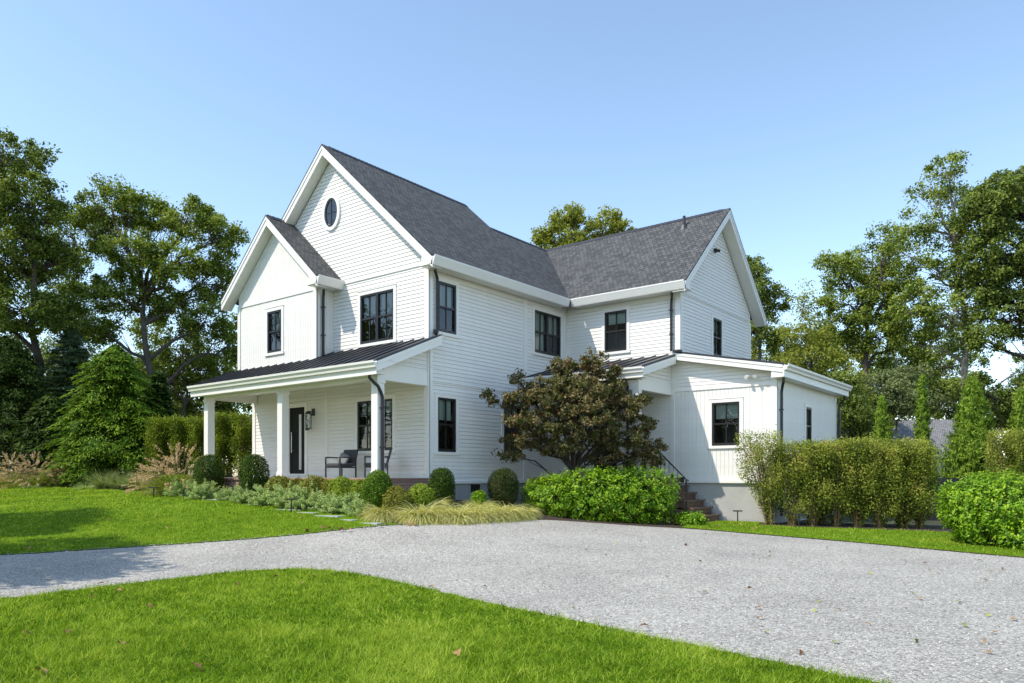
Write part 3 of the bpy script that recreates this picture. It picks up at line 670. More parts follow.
cap(m, (-4.02, -.1, 11.3), (-4.02, 5.98, 11.3)); cap(m, (-2.85, 5.98, 10.24), (-2.85, 9.3, 10.24)); cap(m, (-2.85, 9.3, 10.25), (EX - .25, 9.3, 10.25)); cap(m, (SC, SY - .3, SRZ), (SC, FO, SRZ))
hp('ridge_cap', m, M['lead'], rf)
m = MB(); m.tube([(3.12, 8.80, 9.6), (3.12, 8.80, 10.14)], .05, 10); m.lathe((3.12, 8.80, 9.79), [(.17, -.14), (.10, .04), (.055, .06)], 10); hp('vent_pipe', m, M['lead'], rf)

# rake boards, rake soffits
def rake(mb, sf, p0, p1, depth, nv, back, th=.035, dz=.052):
    """fascia below a sloping roof edge p0-p1, with its soffit running back to the wall"""
    mb.mark(); sf.mark()
    p0, p1 = Vector(p0), Vector(p1); nv = Vector(nv); D = Vector((0, 0, dz)); E = Vector((0, 0, depth))
    mb.prism([p0 - D, p1 - D, p1 - D - E, p0 - D - E], nv * th)
    mb.prism([p0 - D + nv * th, p1 - D + nv * th, p1 - D - E * .36 + nv * th, p0 - D - E * .36 + nv * th], nv * .018)
    s = E * .93
    sf.face([p0 - D - s, p1 - D - s, p1 - D - s - nv * back, p0 - D - s - nv * back])
m = MB(); s = MB(); nf = (0, -1, 0); y = FO + .055
rake(m, s, zm_(.47, y), zm_(-4.02, y), .27, nf, .32); rake(m, s, zm_(-4.02, y), zm_(-6.02, y), .27, nf, .32)
y2 = SY - .305
rake(m, s, (SX1 + .47, y2, ZS(SX1 + .47)), (SC, y2, SRZ), .27, nf, .32); rake(m, s, (SC, y2, SRZ), (SX0 - .47, y2, ZS(SX0 - .47)), .27, nf, .32)
xe = EX - .055; ne = (1, 0, 0)
rake(m, s, (xe, 5.98, ZW(5.98)), (xe, 9.3, 10.25), .27, ne, .37); rake(m, s, (xe, 9.3, 10.25), (xe, 12.62, ZW(12.62)), .27, ne, .37)
hp('rake_board', m, M['trim']); hp('rake_soffit', s, M['cream'])

# eaves: gutter, fascia, soffit
def gutter(mb, p0, p1, nv, h=.15, w=.12):
    p0, p1, nv = Vector(p0), Vector(p1), Vector(nv); d = p1 - p0; U = Vector((0, 0, 1))
    prof = [p0, p0 - U * h, p0 - U * h + nv * w * .52, p0 - U * h * .62 + nv * w * .62, p0 - U * h * .3 + nv * w * .95, p0 + nv * w * .98 - U * .012, p0 + nv * w, p0 + nv * w + U * .008, p0 + nv * (w - .018) + U * .008, p0 + nv * (w - .022) - U * .03, p0 + nv * .02 - U * .03]
    mb.prism(prof, d)
g = MB(); s = MB()
ez = ZR(.45)
def eave(p0, p1, nv, depth, drop=.265):
    p0, p1, nv = Vector(p0), Vector(p1), Vector(nv); U = Vector((0, 0, 1)); g.mark(); s.mark()
    t = .035
    prof = [p0 - U * t, p0 - U * drop - nv * .03, p0 - U * drop + nv * .035, p0 - U * (drop - .02) + nv * .045, p0 - U * .075 + nv * .115, p0 - U * .055 + nv * .125, p0 - U * (t - .012) + nv * .125, p0 - U * (t - .012) + nv * .105, p0 - U * .06 + nv * .10, p0 - U * .06]
    g.prism(prof, p1 - p0)
    i0, i1 = p0 - nv * .035, p1 - nv * .035
    s.prism([i0 - U * (drop - .02), i1 - U * (drop - .02), i1 - nv * depth - U * (drop - .02), i0 - nv * depth - U * (drop - .02)], U * .012)
eave((.45, FO + .02, ez), (.45, 5.87, ez), (1, 0, 0), .40); eave((.57, 6.0, ez), (EX - .02, 6.0, ez), (0, -1, 0), .42)
e2 = ZS(SX1 + .45); eave((SX1 + .45, SY - .34, e2), (SX1 + .45, -.02, e2), (1, 0, 0), .42)
# closed eave corners below the rakes
for (x0, x1, y0, y1, zt) in ((.035, .42, FO + .06, -.04, ez), (SX1 + .035, SX1 + .42, SY - .30, SY - .04, e2)):
    g.mark(); g.prism([(x1, y0, zt - .262), (x0, y0, zt - .262), (x0, y0, zt + .09), (x1, y0, zt - .25)], (0, y1 - y0, 0))
g.mark(); g.prism([(EX - .06, 6.03, ez - .262), (EX - .06, 6.42, ez - .262), (EX - .06, 6.42, ez + .09), (EX - .06, 6.03, ez - .25)], (-.34, 0, 0))
hp('gutter', g, M['trim']); hp('eave_soffit', s, M['cream'])
f = MB(); f.mark(); f.fbox(FX(0), .13, 6.42, 6.86, 6.99, -.02, .03); f.mark(); f.fbox(FY(6.46), .04, 3.95, 6.86, 6.99, -.02, .03); hp('frieze_board', f, M['cream'])

# front porch
PS = .42; PY = -2.08; PZ = 4.33; ZP = lambda y: PZ + PS * (y - PY)
PX0, PX1 = -8.24, .30
def seam_roof(mb, x0, x1, y0, y1, zf, sp, wallcut=None):
    mb.prism([(x0, y0, zf(y0)), (x1, y0, zf(y0)), (x1, y1, zf(y1)), (x0, y1, zf(y1))], (0, 0, -.03))
    n = round((x1 - x0) / sp)
    for k in range(n + 1):
        x = x0 + .012 + (x1 - x0 - .024) * k / n
        mb.prism([(x - .011, y0 + .005, zf(y0 + .005)), (x + .011, y0 + .005, zf(y0 + .005)), (x + .011, y1, zf(y1)), (x - .011, y1, zf(y1))], (0, 0, .034))
m = MB(); seam_roof(m, PX0, SX1 + .04, PY, SY + .01, ZP, .41); seam_roof(m, SX1 + .04, PX1, PY, .01, ZP, .41)
m.prism([(.01, 0, ZP(0)), (PX1, 0, ZP(0)), (PX1, .22, ZP(.22)), (.04, .22, ZP(.22))], (0, 0, -.03))
m.box(PX1 - .001, PX1 + .012, PY + .05, .2, 4.36, 4.36 + .001)
hp('porch_roof', m, M['metalroof'])
g2 = MB(); gutter(g2, (PX0 - .02, PY, PZ - .02), (PX1 + .03, PY, PZ - .02), (0, -1, 0), .15, .12)
g2.box(PX0, PX1, PY, PY + .03, PZ - .33, PZ - .05); hp('porch_gutter', g2, M['trim'])
m = MB(); s2 = MB()
rake(m, s2, (PX1 - .03, PY + .03, ZP(PY + .03)), (PX1 - .03, .2, ZP(.2)), .24, (1, 0, 0), .26, dz=.03); rake(m, s2, (PX0 + .03, PY + .03, ZP(PY + .03)), (PX0 + .03, SY, ZP(SY)), .24, (-1, 0, 0), .26, dz=.03)
hp('porch_rake_board', m, M['trim'])
s2.box(PX0 + .03, PX1 - .03, PY + .03, -1.78, 4.02, 4.05)
s2.box(-8.0, -.02, -1.55, -.002, 4.20, 4.23)
hp('porch_ceiling', s2, M['cream'])
m = MB(); m.box(-8.01, 0, -1.77, -1.55, 3.93, 4.20); m.box(-.2, -.002, -1.55, -.04, 3.93, 4.26); m.box(-8.01, -7.8, -1.55, -.04, 3.93, 4.26); hp('porch_beam', m, M['trim'])
m = MB(); 
lap_wall(m, FX(-.03), lambda z: max(-1.75, PY + (z + .12 - PZ) / PS), lambda z: -.0, 4.26, 5.05)
hp('porch_end_infill', m, M['white'])
for x in (-.115, -4.045, -7.895):
    p = MB(); p.box(x - .115, x + .115, -1.775, -1.545, FL, 3.93)
    p.box(x - .135, x + .135, -1.795, -1.525, FL + .001, FL + .16); p.box(x - .135, x + .135, -1.795, -1.525, 3.84, 3.928); hp('porch_post', p, M['trim'], bevel=.006)
m = MB(); m.box(-8.3, .03, -1.98, -.03, .4, FL - .06); hp('porch_base', m, M['brick'])
m = MB()
for k in range(40): m.box(-8.34 + k * .21 + .004, -8.34 + (k + 1) * .21 - .004, -2.03, -1.72, FL - .058, FL - .004)
m.box(-8.32, .05, -1.72, -.02, FL - .06, FL - .001)
hp('porch_floor', m, M['brick'])
# front door
d = MB(); d.box(DOOR[0], DOOR[1], .02, .07, FL, DOOR[3]); fd = hp('front_door', d, M['door'])
m = MB(); m.box(-5.62, -5.50, .013, .0215, FL + .25, DOOR[3] - .22); hp('pane', m, M['glass'], fd)
m = MB(); m.tube([(-5.93, -.045, FL + .78), (-5.93, -.045, FL + 1.42)], .016, 8); m.box(-5.94, -5.92, -.045, .02, FL + .84, FL + .86); m.box(-5.94, -5.92, -.045, .02, FL + 1.34, FL + 1.36); hp('handle', m, M['steel'], fd)
m = MB(); f = FY(0); m.fbox(f, DOOR[0] - .12, DOOR[0], FL, DOOR[3] + .12, -.08, .036); m.fbox(f, DOOR[1], DOOR[1] + .12, FL, DOOR[3] + .12, -.08, .036); m.fbox(f, DOOR[0], DOOR[1], DOOR[3], DOOR[3] + .12, -.08, .036); hp('frame', m, M['trim'], fd)
# side entry porch
QY = 4.10; QZ = 4.55; QS = .275; ZQ = lambda y: QZ + QS * (y - QY); QX1 = 4.12
m = MB(); seam_roof(m, .02, QX1, QY, 6.45, ZQ, .40); hp('entry_roof', m, M['metalroof'])
g3 = MB(); gutter(g3, (.03, QY, QZ - .02), (QX1 + .03, QY, QZ - .02), (0, -1, 0), .14, .12); g3.box(.03, QX1, QY, QY + .03, QZ - .29, QZ - .05); hp('entry_gutter', g3, M['trim'])
m = MB(); s3 = MB(); rake(m, s3, (QX1 - .03, QY + .03, ZQ(QY + .03)), (QX1 - .03, 6.12, ZQ(6.12)), .22, (1, 0, 0), .25, dz=.03)
yr = 6.15
rake(m, s3, (WX + .02, yr, ZL(WX)), (LX + .30, yr, ZL(LX + .30)), .20, (0, -1, 0), .29, dz=.03)
hp('entry_rake_board', m, M['trim'])
s3.box(.03, 3.8, 4.4, 6.44, 4.22, 4.25); s3.box(.03, QX1 - .03, QY + .03, 4.4, 4.26, 4.28); hp('entry_ceiling', s3, M['cream'])
m = MB(); m.box(.03, 3.84, 4.38, 4.58, 3.97, 4.24); m.box(3.66, 3.838, 4.58, 6.42, 3.97, 4.30); hp('entry_beam', m, M['trim'])
m = MB(); lap_wall(m, FX(3.81), lambda z: max(4.40, QY + (z + .1 - QZ) / QS), lambda z: 6.44, 4.30, 4.98); hp('entry_end_infill', m, M['white'])
m = MB(); m.box(3.64, 3.835, 4.385, 4.575, FL, 3.97); hp('entry_post', m, M['trim'], bevel=.006)
m = MB(); m.box(.0, 4.12, 4.42, 6.46, .2, FL - .001); hp('entry_deck', m, M['wood'])
m = MB(); m.box(1.10, 1.96, 6.45, 6.50, FL, 3.63); ed = hp('entry_door', m, M['door'])
m = MB(); f = FY(6.46); m.fbox(f, .98, 1.10, FL, 3.75, -.05, .045); m.fbox(f, 1.96, 2.08, FL, 3.75, -.05, .045); m.fbox(f, 1.10, 1.96, 3.63, 3.75, -.05, .045); hp('frame', m, M['trim'], ed)
m = MB(); m.box(1.25, 1.81, 6.443, 6.4495, FL + 1.0, 3.45); hp('pane', m, M['glass'], ed)
# low wing roof
m = MB()
m.prism([(WX, 6.11, ZL(WX)), (LX + .34, 6.11, ZL(LX + .34)), (LX + .34, 12.62, ZL(LX + .34)), (WX, 12.62, ZL(WX))], (0, 0, -.035))
for k in range(17): y = 6.13 + 6.46 * k / 16; m.prism([(WX, y - .011, ZL(WX)), (WX, y + .011, ZL(WX)), (LX + .33, y + .011, ZL(LX + .33)), (LX + .33, y - .011, ZL(LX + .33))], (0, 0, .034))
m.box(WX - .02, WX + .22, 6.04, 6.18, ZL(WX) - .01, ZL(WX) + .05)
hp('low_roof', m, M['metalroof'])
g4 = MB(); zz = ZL(LX + .34); gutter(g4, (LX + .34, 6.09, zz - .01), (LX + .34, 12.64, zz - .01), (1, 0, 0), .15, .13); g4.box(LX + .31, LX + .34, 6.10, 12.63, zz - .34, zz - .05)
g4.box(LX, LX + .31, 6.15, 12.5, zz - .34, zz - .32); g4.box(LX - .02, LX + .31, 6.14, 6.17, zz - .338, zz + .0); hp('low_gutter', g4, M['trim'])
# downspouts
def spout(pts): s_ = MB(); s_.tube(pts, .038, 8); 
def spouts():
    for pts in ([(.18, .06, 6.985), (.18, .08, 6.92), (.10, .23, 6.80), (.085, .25, 6.7), (.085, .25, 5.40), (.12, .16, 5.30)],
                [(SX1 + .16, -.46, 6.97), (SX1 + .16, -.46, 6.90), (SX1 + .09, -.42, 6.80), (SX1 + .085, -.42, 6.7), (SX1 + .085, -.42, 5.06)],
                [(-.06, -1.98, 4.03), (-.06, -1.98, 3.95), (.0, -1.88, 3.83), (.05, -1.80, 3.75), (.055, -1.72, 3.62), (.055, -1.66, 3.5), (.055, -1.66, 1.56)],
                [(3.96, 6.18, 6.985), (3.96, 6.2, 6.92), (3.87, 6.35, 6.80), (3.85, 6.37, 6.7), (3.85, 6.37, 5.28)],
                [(3.5, 4.24, 4.27), (3.5, 4.24, 4.2), (3.52, 4.32, 4.08), (3.52, 4.33, 3.95), (3.52, 4.33, .6)],
                [(LX + .24, 6.36, 4.23), (LX + .24, 6.36, 4.13), (LX + .11, 6.64, 3.99), (LX + .085, 6.67, 3.88), (LX + .085, 6.67, .45)],
                [(LX + .26, 12.46, 4.23), (LX + .26, 12.46, 4.13), (LX + .11, 12.44, 3.98), (LX + .085, 12.44, 3.88), (LX + .085, 12.44, .45)],
                [(SX0 - .16, -.5, 6.97), (SX0 - .16, -.5, 6.9), (SX0 - .09, -.42, 6.8), (SX0 - .085, -.42, 4.9)]):
        s_ = MB(); s_.tube(pts, .040, 8)
        lo = min(p[2] for p in pts); hi = pts[-2][2]
        for z in (lo + .35 * (hi - lo), lo + .85 * (hi - lo)): s_.box(pts[-1][0] - .05, pts[-1][0] + .05, pts[-1][1] - .05, pts[-1][1] + .05, z, z + .035)
        hp('downspout', s_, M['black'], smooth=False)
spouts()
# entry stairs and rail
st = None
for k, (x1, z) in enumerate(((4.41, 1.28), (4.66, 1.08), (4.91, .87), (5.15, .67), (5.39, .46))):
    m = MB(); m.box(4.12, x1 - .03, 5.06, 6.36, .0 if k == 4 else z - .2, z - .042)
    m.box(4.12 if k == 0 else x1 - .29, x1 + .02, 5.04, 6.38, z - .04, z)
    hp('step', m, M['wood'])
m = MB(); rl = [(4.02, 5.1, 2.28), (4.14, 5.1, 2.20), (4.93, 5.1, 1.45), (5.0, 5.1, 1.42)]
m.tube([(4.02, 5.1, FL), (4.02, 5.1, 2.28)], .022, 8); m.tube([(4.93, 5.1, .36), (4.93, 5.1, 1.45)], .024, 8); m.tube(rl, .022, 8); m.tube([(4.05, 5.1, 1.66), (4.93, 5.1, .82)], .012, 6)
for k in range(1, 7): t = k / 7; m.tube([(4.02 + .91 * t, 5.1, 1.69 - .87 * t), (4.02 + .91 * t, 5.1, 2.28 - .83 * t)], .008, 5)
hp('stair_rail', m, M['black'])

# ------------------------------------------------------------------ things fixed to or standing on the house
ln = empty('wall_lantern', (-4.86, -.02, 3.30)); tag(ln, 'tall black wall lantern with glass cylinder beside the front door', 'lantern')
m = MB(); m.box(-4.93, -4.79, -.035, -.01, 3.38, 3.60); m.tube([(-4.86, -.03, 3.5), (-4.86, -.20, 3.5)], .016, 6); hp('back_plate', m, M['black'], ln)
m = MB(); m.lathe((-4.86, -.20, 3.44), [(0, .07), (.05, .06), (.105, .0), (.105, -.02), (0, -.021)], 14); hp('cap', m, M['black'], ln)
m = MB(); m.lathe((-4.86, -.20, 2.98), [(0, 0), (.1, 0), (.1, .02), (0, .021)], 14); hp('base', m, M['black'], ln)
m = MB(); m.lathe((-4.86, -.20, 3.0), [(.092, 0), (.092, .42)], 14); hp('glass_cylinder', m, M['glass'], ln)
m = MB(); m.lathe((-4.86, -.20, 3.0), [(.02, 0), (.02, .16), (.0, .17)], 8); hp('candle_tube', m, M['cream'], ln)
m = MB(); m.box(-5.22, -5.06 - .0, -.05, -.03, 2.95, 3.27); 
sg = m.build('door_plaque', M['black']); tag(sg, 'narrow dark plaque on clapboards left of front door behind middle post', 'plaque')
m = MB(); m.box(-5.0, -4.92, -.05, -.03, 2.68, 2.8); m.build('keypad', M['black'])
bpy.data.objects.remove(bpy.data.objects['keypad'])
m = MB(); m.box(-1.68, -1.54, -.05, -.025, 1.74, 1.88); m.lathe((-1.61, -.05, 1.81), [(0, .0)], 4); ob = m.build('wall_outlet', M['stone']); tag(ob, 'small metal outlet cover low on the porch wall', 'outlet')
m = MB(); m.box(WX + .015, WX + .09, 8.94, 9.04, 8.80, 8.92); m.tube([(WX + .06, 8.99, 8.87), (WX + .20, 8.93, 8.80)], .045, 10); m.build('security_camera', M['black']); tag(bpy.data.objects['security_camera'], 'small dark camera mounted high on the shaded gable end', 'camera')
fl = empty('floodlight', (6.32, 6.42, 4.36)); tag(fl, 'white twin head floodlight under the low wing eave', 'floodlight')
m = MB(); m.box(6.24, 6.40, 6.38, 6.44, 4.29, 4.37); hp('bracket', m, M['trim'], fl)
for sx in (-1, 1): m = MB(); m.tube([(6.32 + .05 * sx, 6.36, 4.33), (6.32 + .10 * sx, 6.27, 4.32), (6.32 + .13 * sx, 6.20, 4.29)], [.025, .04, .055], 10); hp('lamp_head', m, M['trim'], fl)

def armchair(loc, rz, label):
    r = empty('armchair', (0, 0, 0)); tag(r, label, 'armchair', 'armchairs on the front porch')
    w, d = .34, .36
    for sx in (-1, 1):
        for sy in (-1, 1):
            m = MB(); m.box(sx * w - .02, sx * w + .02, sy * d - .02, sy * d + .02, 0, .64 if sy < 0 else .60); m.build('leg', M['frame'], r)
        m = MB(); m.box(sx * w - .025, sx * w + .025, -d - .02, d + .02, .60, .64) if False else m.box(sx * w - .025, sx * w + .025, -d + .02, d + .02, .602, .642); m.build('armrest', M['frame'], r)
    m = MB(); m.box(-w + .02, w - .02, -d - .02, d, .30, .34); m.build('seat_frame', M['frame'], r)
    m = MB(); m.box(-w + .03, w - .03, -d - .03, d - .06, .342, .44); m.build('seat_cushion', M['cush'], r, bevel=.03)
    m = MB(); m.prism([(-w + .01, d - .08, .36), (w - .01, d - .08, .36), (w - .01, d - .0, .36), (-w + .01, d - .0, .36)], (0, .16, .52)); m.build('backrest', M['cush'], r, bevel=.02)
    r.location = loc; r.rotation_euler.z = rz; r.scale = (.82, .82, .9); return r
armchair((-2.60, -.80, FL), R(4), 'charcoal armchair with grey pillow left of the porch window')
armchair((-1.14, -.80, FL), R(-42), 'charcoal armchair partly hidden behind the corner porch post')
m = MB(); 
v = [(-.2, -.06, 0), (.2, -.06, 0), (.22, .0, .19), (.2, .06, .38), (-.2, .06, .38), (-.22, .0, .19)]
pl = MB(); pl.box(-.2, .2, -.055, .055, 0, .34); po = pl.build('throw_pillow', M['pillow'], bevel=.05); po.scale = (.85, .85, .85); po.location = (-2.66, -.74, FL + .40); po.rotation_euler = (R(-20), R(20), R(4)); tag(po, 'light grey throw pillow on the armchair left of the window', 'pillow')
# round-backed chair on the side porch
rc = empty('wicker_chair', (0, 0, 0)); tag(rc, 'dark round-backed chair on the side porch behind the maple', 'chair')
m = MB(); m.tube([(.30 * math.cos(t), .22 + .05 * math.sin(t), .45 + .42 * math.sin(t)) for t in np.linspace(0, math.pi, 15)], .03, 8); m.build('backrest', M['frame'], rc)
m = MB(); m.lathe((0, 0, .40), [(0, 0), (.29, 0), (.30, .04), (.28, .06), (0, .06)], 16); m.build('seat', M['frame'], rc)
for sx in (-1, 1):
    for sy in (-1, 1): m = MB(); m.tube([(sx * .22, sy * .2, 0), (sx * .2, sy * .18, .4)], .016, 6); m.build('leg', M['frame'], rc)
rc.location = (3.5, 5.75, FL); rc.rotation_euler.z = R(25)

# ------------------------------------------------------------------ trees
def bend(p, q, sag, k=4, jit=0.0):
    p, q = np.asarray(p, float), np.asarray(q, float); out = []
    for i in range(k + 1):
        t = i / k; v = p * (1 - t) + q * t; v = v + np.array([0, 0, sag * math.sin(math.pi * t)])
        if 0 < i < k: v = v + rng.normal(0, jit, 3)
        out.append(v)
    return out
def broadleaf(name, label, px, d, lobes, leaf, barkm='bark', trunk_r=.25, clumps=26, per=70, size=.20, cr=.55, lean=0, cat='tree', group=None, fork=.45, bare=0.0, up=.5, flat=.75, trunk_top=None, stems=1, clump_var=.11):
    """tapered trunk, a limb into every lobe of the crown, twigs out to every leaf clump.
    lobe = (bearing, height mark, half width, half height, depth offset)"""
    bx, by = site(px, d); bz = hz(bx, by) - .1
    r = empty(name, (bx, by, bz)); tag(r, label, cat, group)
    O3 = np.array([bx, by, bz]); m = MB(); C = []; TN = []
    def pt(lpx, lpy, dd):
        x, y = site(lpx, d + dd); return np.array([x, y, zat(lpy, d + dd)]) - O3
    zs = [pt(l[0], l[1], l[4])[2] for l in lobes]; ztop = max(zs); tops = trunk_top or ztop * .72
    axis = []
    for k in range(7):
        t = k / 6; axis.append(np.array([0, 0, 0]) + np.array([*(AXU * lean * t * t), tops * t]) + (rng.normal(0, .07 + .02 * tops / 6, 3) * np.array([1, 1, 0]) if 0 < k else 0))
    for st in range(stems):
        off = np.array([0, 0, 0]) if stems == 1 else np.array([*rng.normal(0, .22, 2), 0])
        ax = [a + off * (1 + 2.2 * i / 6) for i, a in enumerate(axis)]
        m.tube(ax, [trunk_r * (1.25 if k == 0 else 1 - .72 * k / 6) / (1 if stems == 1 else 1.7) for k in range(7)], 8)
    kpx = d / FOC
    for li, (lx, ly, rx, ry, dd) in enumerate(lobes):
        c = pt(lx, ly, dd); ru, rz_ = rx * kpx * 1.10, ry * kpx * 1.10
        za = min(tops * .96, max(tops * fork * .6, c[2] - .55 * (abs(c[0]) + abs(c[1])) * .7 - rz_ * .6)); t = za / tops * 6; k = min(5, int(t)); a0 = axis[k] * (1 - (t - k)) + axis[k + 1] * (t - k)
        limb = bend(a0, c, .06 * np.linalg.norm(c - a0), 5, .06 * np.linalg.norm(c - a0) ** .7)
        rr = trunk_r * (.42 if len(lobes) > 2 else .6)
        m.tube(limb, [rr * (1 - .75 * j / 5) for j in range(6)], 6, False)
        n = max(4, int(clumps * 2.7 * rx * ry / 900)); dirs = nrm(rng.normal(size=(n, 3))); rad = rng.uniform(.35, 1, (n, 1)) ** .6
        P = dirs * rad * np.array([ru, ru * .9, rz_]); P[:, 2] += 0
        P = P + c
        for p in P:
            j = rng.integers(2, 6); q = limb[j]
            if rng.random() < .8: m.tube(bend(q, p, rng.normal(0, .05), 2, .08), [rr * .20, rr * .12, rr * .05], 4, False)
            if rng.random() >= bare: C.append(p); TN.append(rng.normal(.5, clump_var))
    C = np.array(C); TN = np.array(TN); nc = len(C); npc = rng.integers(int(per * .9), int(per * 2.0), nc); tot = int(npc.sum())
    ci = np.repeat(np.arange(nc), npc); crr = cr * (1.12 if cat != 'maple' else .9) * rng.uniform(.55, 1.3, nc)
    off = nrm(rng.normal(size=(tot, 3))) * (rng.random((tot, 1)) ** .72) * crr[ci][:, None] * np.array([1, 1, flat])
    N = nrm(rng.normal(size=(tot, 3)) * .8 + np.array([-.22, -.42, up]) + nrm(off) * .45)
    leaf_cloud('crown', C[ci] + off, N, size * .68 * rng.uniform(.6, 1.35, tot), M[leaf], r, TN[ci] + rng.normal(0, .23, tot), .62)
    m2 = m; o = m2.build('trunk', M[barkm], None, smooth=True); o.parent = r
    return r

def spire(name, label, px, d, top_py, half_px, leaf, cat='tree', group=None, n=900, per=16, size=.17, power=.75, droop=.25, base_frac=.03, wid=.26, rough=.16, rr=.10, upw=False, round_=0.0, dense_in=.35):
    """conifer: tapered trunk, whorled branches, flat sprays along each branch tip"""
    bx, by = site(px, d); bz = hz(bx, by) - .05; H = zat(top_py, d) - bz; W = half_px * d / FOC
    r = empty(name, (bx, by, bz)); tag(r, label, cat, group); m = MB(); m.tube([(0, 0, 0), (.02, 0, H * .5), (0, 0, H * .97)], [rr, rr * .6, .012], 7)
    t = rng.random(n) ** .8 * (1 - base_frac) + base_frac; an = rng.uniform(0, 6.28, n)
    prof = np.minimum((1 - t) ** power, (t + .06) * 5 + .3) if round_ == 0 else np.minimum((1 - t) ** power, np.sqrt(np.clip(t + round_, 0, 1)) * 1.6)
    lob = 1 + rough * np.sin(an * 3 + t * 9) + rough * .8 * np.sin(an * 7 - t * 17) + rng.normal(0, rough * .6, n)
    R0 = W * prof * lob + .04; f = np.where(rng.random(n) < dense_in, rng.uniform(.35, .9, n), rng.uniform(.85, 1.05, n)); Rr = R0 * f
    D = np.stack([np.cos(an), np.sin(an), np.zeros(n)], -1); tip = D * Rr[:, None]; tip[:, 2] = t * H - (0 if upw else droop * Rr * .35)
    for i in range(0, n, 3):
        z0 = tip[i, 2] + (droop * Rr[i] * .6 if not upw else -Rr[i] * .8)
        m.tube([(0, 0, max(.05, min(z0, H * .95))), tuple(tip[i])], [.018, .006], 3, False)
    ci = np.repeat(np.arange(n), per); tot = n * per; sp = np.minimum(.5, .12 + R0[ci] * .30)
    along = rng.uniform(-1, .6, tot); side = rng.normal(0, .42, tot); S = np.stack([-np.sin(an), np.cos(an), np.zeros(n)], -1)
    slope = np.array([0, 0, -droop]) if not upw else np.array([0, 0, 1.3])
    Tdir = nrm(D + slope)[ci]
    C = tip[ci] + Tdir * (along * sp)[:, None] + S[ci] * (side * sp * (.9 if not upw else .4))[:, None] + rng.normal(0, .02, (tot, 3))
    T = nrm(Tdir + S[ci] * (side * 1.1)[:, None] + rng.normal(0, .22, (tot, 3)))
    N = nrm(np.array([0, 0, 1.0]) + D[ci] * .5 + rng.normal(0, .35, (tot, 3))) if not upw else nrm(D[ci] + rng.normal(0, .45, (tot, 3)))
    tn = np.repeat(rng.normal(.48, .15, n), per) + rng.normal(0, .15, tot) + .18 * np.clip(along, 0, 1)
    leaf_cloud('crown', C, N, size * rng.uniform(.7, 1.3, tot), M[leaf], r, tn, wid, T)
    o = m.build('trunk', M['darkbark']); o.parent = r; return r

# tall oaks left of the house
broadleaf('oak_tree', 'tall oak at the left picture edge with dark open crown', 34, 36, [(10, 160, 40, 22, 0), (-30, 190, 45, 40, 1), (30, 205, 36, 24, -1), (0, 250, 50, 34, 0), (52, 262, 28, 22, 1), (-35, 290, 45, 40, 0), (20, 310, 40, 24, -1), (62, 315, 24, 20, 1)], 'oakdark', 'bark', .30, 24, 95, .20, .50, cat='oak', group='tall oaks around the house', bare=.06)
broadleaf('oak_tree', 'broad oak with leaning limbs between left picture edge and house', 152, 38, [(112, 206, 30, 22, 0), (150, 215, 26, 18, 1), (187, 219, 30, 18, 0), (218, 240, 26, 24, 0), (95, 232, 20, 22, 1), (130, 250, 30, 18, -1), (172, 262, 30, 20, -1), (214, 285, 26, 22, 1), (120, 292, 30, 20, 0), (165, 305, 32, 18, 1), (205, 322, 24, 16, 0), (100, 330, 20, 14, 1), (228, 345, 18, 16, 1)], 'oak', 'bark', .28, 25, 95, .20, .48, lean=-.6, cat='oak', group='tall oaks around the house', fork=.42, bare=.05)
broadleaf('oak_tree', 'slim pale oak glimpsed between the two left oaks', 78, 46, [(75, 240, 26, 40, 0), (60, 290, 26, 28, 0), (88, 310, 26, 30, 1), (70, 345, 30, 18, 0)], 'oak', 'bark', .2, 22, 60, .22, .55, cat='oak', group='tall oaks around the house')
broadleaf('understory_tree', 'lighter green young tree just left of the porch roof', 205, 44, [(196, 372, 24, 26, 0), (226, 395, 22, 22, 1), (176, 398, 20, 22, 0), (205, 420, 34, 16, 1), (240, 372, 14, 24, 1)], 'oak', 'bark', .16, 34, 70, .20, .5)
broadleaf('understory_tree', 'dim leafy tree filling the gap above the left evergreens', 100, 50, [(90, 385, 45, 30, 0), (30, 380, 45, 32, 0), (150, 375, 28, 26, 1), (-20, 360, 40, 45, 0), (120, 420, 50, 26, 1), (30, 430, 60, 24, 1)], 'oakdark', 'bark', .2, 30, 75, .26, .7)
broadleaf('understory_tree', 'mid green tree below the broad oak near the hedge', 185, 42, [(180, 345, 26, 22, 0), (150, 335, 24, 20, 1), (215, 360, 20, 16, 0), (165, 378, 30, 18, 0), (236, 335, 10, 18, 0), (215, 385, 30, 14, 1)], 'oak', 'bark', .16, 26, 70, .2, .5, bare=.1)
broadleaf('understory_tree', 'dense olive tree behind the sapling by the low wing', 805, 47, [(780, 380, 30, 24, 0), (815, 350, 26, 24, 0), (760, 360, 20, 22, 0), (845, 370, 30, 26, 0), (800, 410, 50, 22, 0), (770, 335, 14, 16, 0), (870, 410, 40, 24, 1)], 'oaklight', 'bark', .2, 24, 80, .22, .5)
broadleaf('understory_tree', 'dark undergrowth tree behind the far roof', 930, 54, [(900, 370, 34, 26, 0), (945, 365, 34, 24, 0), (985, 410, 30, 18, 0), (920, 400, 50, 18, 1), (1030, 415, 40, 18, 0), (1035, 370, 22, 20, 0), (960, 335, 20, 16, 1)], 'oakdark', 'bark', .2, 26, 80, .24, .6)
